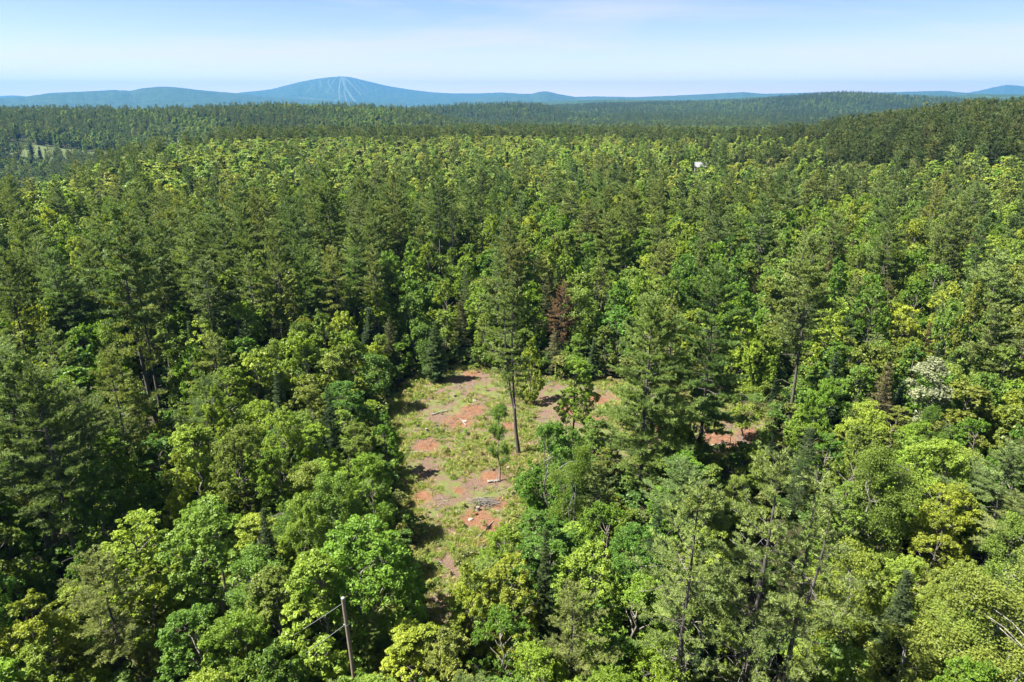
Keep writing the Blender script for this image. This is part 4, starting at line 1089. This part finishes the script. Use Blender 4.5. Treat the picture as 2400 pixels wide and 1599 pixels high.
n = 42000
px_, py_ = rs0.uniform(gx0 - 2, gx1 + 2, n), rs0.uniform(gy0 - 3, gy1 + 2, n)
cmk = clear_mask(px_, py_); gn_ = fbm(px_ / 5.5 + 40, py_ / 5.5 + 13, 3); so_ = soil_mask(px_, py_)
pr = np.clip((gn_ - .45) * 4.2, .04, .9) * (1 - np.clip(so_ * 2.6, 0, .97)) + np.clip(.8 - cmk / 3, 0, .6)
keep = (cmk > -1.2) & (rs0.rand(n) < pr * .62)
px_, py_ = px_[keep], py_[keep]; n = len(px_); gz_ = ground(px_, py_) + .35 * (fbm(px_ / 2.2, py_ / 2.2, 3) - .5)
wd = rs0.rand(n) < .06
ix = np.where(wd, 3, rs0.randint(0, 3, n)); sc_ = np.where(wd, rs0.uniform(.12, .34, n), rs0.uniform(.6, 1.5, n))
gt = np.array([(.19, .26, .05), (.24, .28, .07), (.28, .26, .11), (.15, .24, .045), (.26, .25, .10)])[rs0.randint(0, 5, n)] * rs0.uniform(.8, 1.2, (n, 1))
scatter('grass', 'patchy grass and low weeds greening the red soil clearing', 'grass', np.stack([px_, py_, gz_], 1), np.stack([sc_] * 3, 1), rs0.uniform(0, 6.28, n), ix, gt, C_GRASS)
print('grass', n)

def gz1(x, y): return ground1(x, y) + .35 * (float(fbm(x / 2.2, y / 2.2, 3)) - .5)
A = Acc(); rsd = np.random.RandomState(55)
px_, py_ = rsd.uniform(gx0, gx1, 16000), rsd.uniform(gy0, gy1, 16000)
cmk = clear_mask(px_, py_); cl_ = fbm(px_ / 4 + 4, py_ / 4 + 33, 2)
ok = (cmk > .2) & (rsd.rand(16000) < np.clip((cl_ - .42) * 5, .1, 1)); px_, py_ = px_[ok], py_[ok]
gz_ = ground(px_, py_) + .35 * (fbm(px_ / 2.2, py_ / 2.2, 3) - .5)
for x, y, z in zip(px_.tolist(), py_.tolist(), gz_.tolist()):
    L = rsd.uniform(.18, .6) if rsd.rand() < .8 else rsd.uniform(.6, 2.2)
    a = rsd.uniform(0, 6.28); r = rsd.uniform(.010, .028) * (1 + .25 * L)
    p0 = np.array([x, y, z + r * .7]); p1 = p0 + np.array([math.cos(a) * L, math.sin(a) * L, rsd.uniform(-.02, .14) * L])
    tube(A, [p0, (p0 + p1) / 2 + rsd.normal(size=3) * .03 * L, p1], [r, r * .9, r * .5], 3, 0 if rsd.rand() < .62 else 1, cap=False)
o = bpy.data.objects.new('debris', A.mesh('debris', [M_DEAD, M_BARK])); COL.objects.link(o)
o['kind'] = 'stuff'; o['label'] = 'scattered broken sticks and logging slash on the clearing'; o['category'] = 'debris'
def log_mesh(seed, L, r):
    rs = np.random.RandomState(seed); A = Acc()
    C = curve((-L / 2, 0, r * .8), (L / 2, 0, r * .7), 9, .01, rs, .012)
    C = np.concatenate([C[:1], C]); rr = np.concatenate([[0.001], np.linspace(r, r * .62, 9) * rs.uniform(.94, 1.06, 9)])
    tube(A, C, rr, 9, 0)
    for j in range(3):
        p = C[rs.randint(3, 8)]; d = norm(np.array([rs.normal() * .4, rs.choice([-1, 1]), rs.uniform(.2, .9)]))
        tube(A, [p, p + d * r * 1.6, p + d * r * 3], [r * .28, r * .22, r * .15], 5, 0)
    return A.mesh('fallen_log', [M_DEAD])
LOGS = [log_mesh(40 + i, L, r) for i, (L, r) in enumerate(((1.5, .2), (3.2, .10), (2.4, .09), (4.0, .11)))]
for u, v, i, a, lab in ((1157, 1129, 0, .15, 'short thick pale log lying at the foot of the thin clearing birch'), (1140, 1240, 1, 1.1, 'long pale log across the orange soil near the clearing mouth'), (1180, 1205, 2, 2.4, 'thin pale log beside the brush pile'), (1040, 965, 3, .5, 'pale log half sunk in slash on the upper clearing'),
                       (1085, 990, 2, 2.0, 'small pale log amid slash on the upper clearing'), (1120, 1290, 2, .9, 'thin pale log at the grassy mouth of the clearing'), (1400, 1078, 3, .1, 'long bare log lying before the massive dense pine'), (985, 1060, 2, .2, 'small log on the orange soil patch by the grass'), (1225, 985, 1, 2.8, 'dark log lying beside the forked clearing pine'), (1690, 1040, 1, .4, 'pale log on the far pocket of red soil')):
    x, y = hit(u, v)
    o = bpy.data.objects.new('fallen_log', LOGS[i]); COL.objects.link(o); o.location = (x, y, gz1(x, y) - .02); o.rotation_euler = (0, 0, a); o['label'] = lab; o['category'] = 'log'
def rock_mesh(seed, r):
    rs = np.random.RandomState(seed); A = Acc()
    nu, nv = 10, 7
    th, ph = np.meshgrid(np.linspace(0, 2 * np.pi, nu, endpoint=False), np.linspace(0.05, np.pi - .05, nv), indexing='ij')
    d = np.stack([np.sin(ph) * np.cos(th), np.sin(ph) * np.sin(th), np.cos(ph)], -1)
    V = d * (r * rs.uniform(.78, 1.18, (nu, nv, 1))) * np.array([1.35, 1, .62])
    V[:, 0] = V[:, 0].mean(0); V[:, -1] = V[:, -1].mean(0)
    i = np.arange(nu)[:, None] * nv; i2 = ((np.arange(nu) + 1) % nu)[:, None] * nv; j = np.arange(nv - 1)[None]
    q = np.stack([i + j, i2 + j, i2 + j + 1, i + j + 1], -1).reshape(-1, 4)
    q = q[:, ::-1]
    A.add(V.reshape(-1, 3), np.concatenate([q[:, [0, 1, 2]], q[:, [0, 2, 3]]]), 0)
    return A.mesh('stone', [M_STONE])
M_STONE = bark_material('pale_stone', (.13, .115, .10), (.28, .255, .22), 4, (1, 1, 1))
ROCKS = [rock_mesh(60 + i, .3) for i in range(3)]
for i, (u, v, sc, lab) in enumerate(((1089, 988, 1.0, 'pale round stone on the upper slash of the clearing'), (1172, 1027, .8, 'small pale stone by the forked pine trunk'), (1112, 940, .9, 'pale stone in the far slash of the clearing'), (1103, 1217, .8, 'whitish stone on the orange soil patch'), (1070, 1200, .6, 'little whitish stone between grass and orange soil'))):
    x, y = hit(u, v)
    o = bpy.data.objects.new('stone', ROCKS[i % 3]); COL.objects.link(o); o.location = (x, y, gz1(x, y) + .04); o.scale = (sc,) * 3; o.rotation_euler = (0, 0, i * 1.3); o['label'] = lab; o['category'] = 'stone'
def stump():
    rs = np.random.RandomState(3); A = Acc()
    tube(A, [(0, 0, -.1), (0, 0, .05), (.01, 0, .2), (.02, .01, .42)], [.34, .26, .21, .2], 10, 0, cap=False)
    B = Acc(); t = np.arange(10) * .6283
    B.add(np.concatenate([np.stack([.02 + .2 * np.cos(t), .01 + .2 * np.sin(t), np.full(10, .42)], 1), [[.02, .01, .425]]]), np.stack([np.arange(10), (np.arange(10) + 1) % 10, np.full(10, 10)], 1), 0)
    return A.mesh('stump_body', [M_BARK]), B.mesh('stump_cut', [M_POLE])
SB, SCUT = stump()
for i, (u, v, lab) in enumerate(((1190, 1102, 'dark tree stump behind the thin clearing birch'), (1120, 1195, 'tree stump beside the brush pile on orange soil'), (1065, 930, 'tree stump in the far slash near the young fir'), (1000, 1010, 'tree stump at the grassy edge of the slash'))):
    x, y = hit(u, v)
    r = bpy.data.objects.new('tree_stump', None); COL.objects.link(r); r.location = (x, y, gz1(x, y)); r.rotation_euler = (0, 0, i); r['label'] = lab; r['category'] = 'stump'
    for nm, me in (('body', SB), ('cut_face', SCUT)):
        o = bpy.data.objects.new(nm, me); COL.objects.link(o); o.parent = r
A = Acc(); rsd = np.random.RandomState(8)
for i in range(70):
    a = rsd.normal() * .5 + .2; L = rsd.uniform(.8, 2.4); c = rsd.normal(size=2) * [.7, .35]; z = abs(rsd.normal()) * .16 + .05
    d = np.array([math.cos(a), math.sin(a), rsd.normal() * .12]) * L / 2
    p = np.array([c[0], c[1], z]); tube(A, [p - d, p + rsd.normal(size=3) * .05, p + d], [.035, .03, .012], 4, 0 if i % 4 else 1, cap=False)
x, y = hit(1137, 1178)
o = bpy.data.objects.new('brush_pile', A.mesh('brush_pile', [M_DEAD, M_BARK])); COL.objects.link(o); o.location = (x, y, gz1(x, y)); o['label'] = 'low heap of pale cut branches on the orange soil'; o['category'] = 'brush pile'

# ------------------------------------------------------------------ utility pole
def simple(name, acc, mats, parent=None):
    o = bpy.data.objects.new(name, acc.mesh(name, mats)); COL.objects.link(o); o.parent = parent
    return o
m, n_, l_, bs = mat('galvanised_metal'); bs.inputs['Base Color'].default_value = (.55, .56, .57, 1); bs.inputs['Metallic'].default_value = .8; bs.inputs['Roughness'].default_value = .45; M_METAL = m
ph = 12.2; pxx, pyy = hit(803.5, 1402, ph); pg = ground1(pxx, pyy)
pole = bpy.data.objects.new('utility_pole', None); COL.objects.link(pole); pole.location = (pxx, pyy, pg); pole.rotation_euler = (0, math.radians(-1.9), 0)
pole.location.x += math.tan(math.radians(1.9)) * ph
pole['label'] = 'bare weathered wooden utility pole with metal cap and guy wire'; pole['category'] = 'utility pole'
A = Acc(); zs = np.linspace(-.6, ph, 14); tube(A, np.stack([zs * 0 + .008 * np.sin(zs), zs * 0, zs], 1), np.linspace(.165, .118, 14), 14, 0); simple('shaft', A, [M_POLE], pole)
A = Acc(); tube(A, [(0, 0, ph - .02), (0, 0, ph + .02), (0, 0, ph + .05), (0, 0, ph + .075)], [.128, .13, .125, .06], 14, 0); simple('cap', A, [M_METAL], pole)
A = Acc(); tube(A, [(0, 0, ph - 2.25), (0, 0, ph - 2.17)], [.136, .136], 14, 0); tube(A, [(-.22, 0, ph - 2.2), (.0, 0, ph - 2.2), (.2, .0, ph - 2.22)], [.02, .022, .02], 6, 0); simple('bracket', A, [M_METAL], pole)
for nm, z0_, ex, ey in (('guy_wire', ph - 2.22, -12.2, 1.9), ('guy_wire', ph - .45, -14.0, 4.5)):
    A = Acc(); t = np.linspace(0, 1, 12)[:, None]
    P = np.array([-.1, 0, z0_]) * (1 - t) + np.array([ex, ey, 0.]) * t; P[:, 2:] -= .25 * 4 * t * (1 - t)
    tube(A, P, np.full(12, .014), 5, 0, cap=False); simple(nm, A, [M_METAL], pole)

# ------------------------------------------------------------------ cabin in the woods
hx, hy = HOUSE_XY; hg = ground1(hx, hy)
def solid_material(name, c, rough=.7, metal=0.):
    m, n, l, bs = mat(name); nz = n.new('ShaderNodeTexNoise'); nz.inputs['Scale'].default_value = 3; nz.inputs['Detail'].default_value = 5
    cr = n.new('ShaderNodeValToRGB'); cr.color_ramp.elements[0].color = (*[x * .8 for x in c], 1); cr.color_ramp.elements[1].color = (*[min(1, x * 1.12) for x in c], 1)
    l.new(nz.outputs['Fac'], cr.inputs[0]); l.new(cr.outputs[0], bs.inputs['Base Color']); bs.inputs['Roughness'].default_value = rough; bs.inputs['Metallic'].default_value = metal
    return m
M_ROOF, M_SIDING, M_TRIM, M_PANE = solid_material('pale_metal_roofing', (.15, .15, .17), .55), solid_material('grey_board_siding', (.24, .23, .24)), solid_material('white_trim', (.7, .7, .68)), solid_material('window_glass', (.03, .04, .05), .1)
def boxacc(A, x0, x1, y0, y1, z0, z1):
    V = [(x, y, z) for z in (z0, z1) for x, y in ((x0, y0), (x1, y0), (x1, y1), (x0, y1))]
    Q = np.array([(3, 2, 1, 0), (4, 5, 6, 7), (0, 1, 5, 4), (1, 2, 6, 5), (2, 3, 7, 6), (3, 0, 4, 7)])
    A.add(V, np.concatenate([Q[:, [0, 1, 2]], Q[:, [0, 2, 3]]]), 0)
cab = bpy.data.objects.new('cabin', None); COL.objects.link(cab); cab.location = (hx, hy, hg); cab.rotation_euler = (0, 0, math.radians(-12))
cab['label'] = 'small cabin with pale metal roof peeking out of the leafy canopy'; cab['category'] = 'cabin'
W, Dp, Hw, Hr = 3.1, 3.0, 5.0, 7.2
A = Acc(); boxacc(A, -W, W, -Dp, Dp, -1, Hw)
for sx in (-W, W): A.add([(sx, -Dp, Hw), (sx, Dp, Hw), (sx, 0, Hr - .1)], [(0, 1, 2)], 0)
simple('wall', A, [M_SIDING], cab)
def slab(y0, z0, y1, z1, x0, x1, th):
    A = Acc(); d = norm(np.array([y1 - y0, z1 - z0])); nx = np.array([-d[1], d[0]]) * th
    V = [(x, y, z) for x in (x0, x1) for y, z in ((y0, z0), (y1, z1), (y1 + nx[0], z1 + nx[1]), (y0 + nx[0], z0 + nx[1]))]
    Q = np.array([(0, 1, 2, 3), (7, 6, 5, 4), (0, 4, 5, 1), (1, 5, 6, 2), (2, 6, 7, 3), (3, 7, 4, 0)])
    A.add(V, np.concatenate([Q[:, [0, 1, 2]], Q[:, [0, 2, 3]]]), 0); return A
rf = simple('roof', slab(-Dp - .5, Hw - .36, 0, Hr, -W - .4, W + .4, .12), [M_ROOF], cab)
simple('rear_slope', slab(0, Hr, Dp + .5, Hw - .36, -W - .4, W + .4, .12), [M_ROOF], rf)
A = Acc(); boxacc(A, 1.6, 2.2, .3, .9, 5.8, 8.0); simple('chimney', A, [M_SIDING], rf)
for wx in (-1.9, 0.0, 1.9):
    A = Acc(); boxacc(A, wx - .55, wx + .55, -Dp - .06, -Dp + .02, 3.5, 4.9); w_ = simple('window', A, [M_TRIM], cab)
    A = Acc(); boxacc(A, wx - .45, wx + .45, -Dp - .075, -Dp - .03, 3.6, 4.8); simple('pane', A, [M_PANE], w_)
A = Acc(); boxacc(A, -.5, .5, -Dp - .07, -Dp + .02, 0, 2.1); simple('door', A, [M_TRIM], cab)
# ------------------------------------------------------------------ haze
def haze():
    V = [(sx * 30000, sy, z) for z in (-70, 535) for sx, sy in ((-1, -3000), (1, -3000), (1, 20500), (-1, 20500))]
    F = [(3, 2, 1, 0), (4, 5, 6, 7), (0, 1, 5, 4), (1, 2, 6, 5), (2, 3, 7, 6), (3, 0, 4, 7)]
    me = bpy.data.meshes.new('haze'); me.from_pydata(V, [], F)
    m = bpy.data.materials.new('thin_blue_haze'); m.use_nodes = True
    n, l = m.node_tree.nodes, m.node_tree.links; n.clear()
    o = n.new('ShaderNodeOutputMaterial'); v = n.new('ShaderNodeVolumePrincipled')
    v.inputs['Color'].default_value = (.088, .30, .66, 1); v.inputs['Density'].default_value = 0.000062; v.inputs['Anisotropy'].default_value = 0.1
    l.new(v.outputs[0], o.inputs['Volume']); me.materials.append(m)
    ob = bpy.data.objects.new('haze', me); COL.objects.link(ob); ob['kind'] = 'stuff'; ob['label'] = 'thin pale blue haze filling the whole landscape'; ob['category'] = 'haze'
haze()
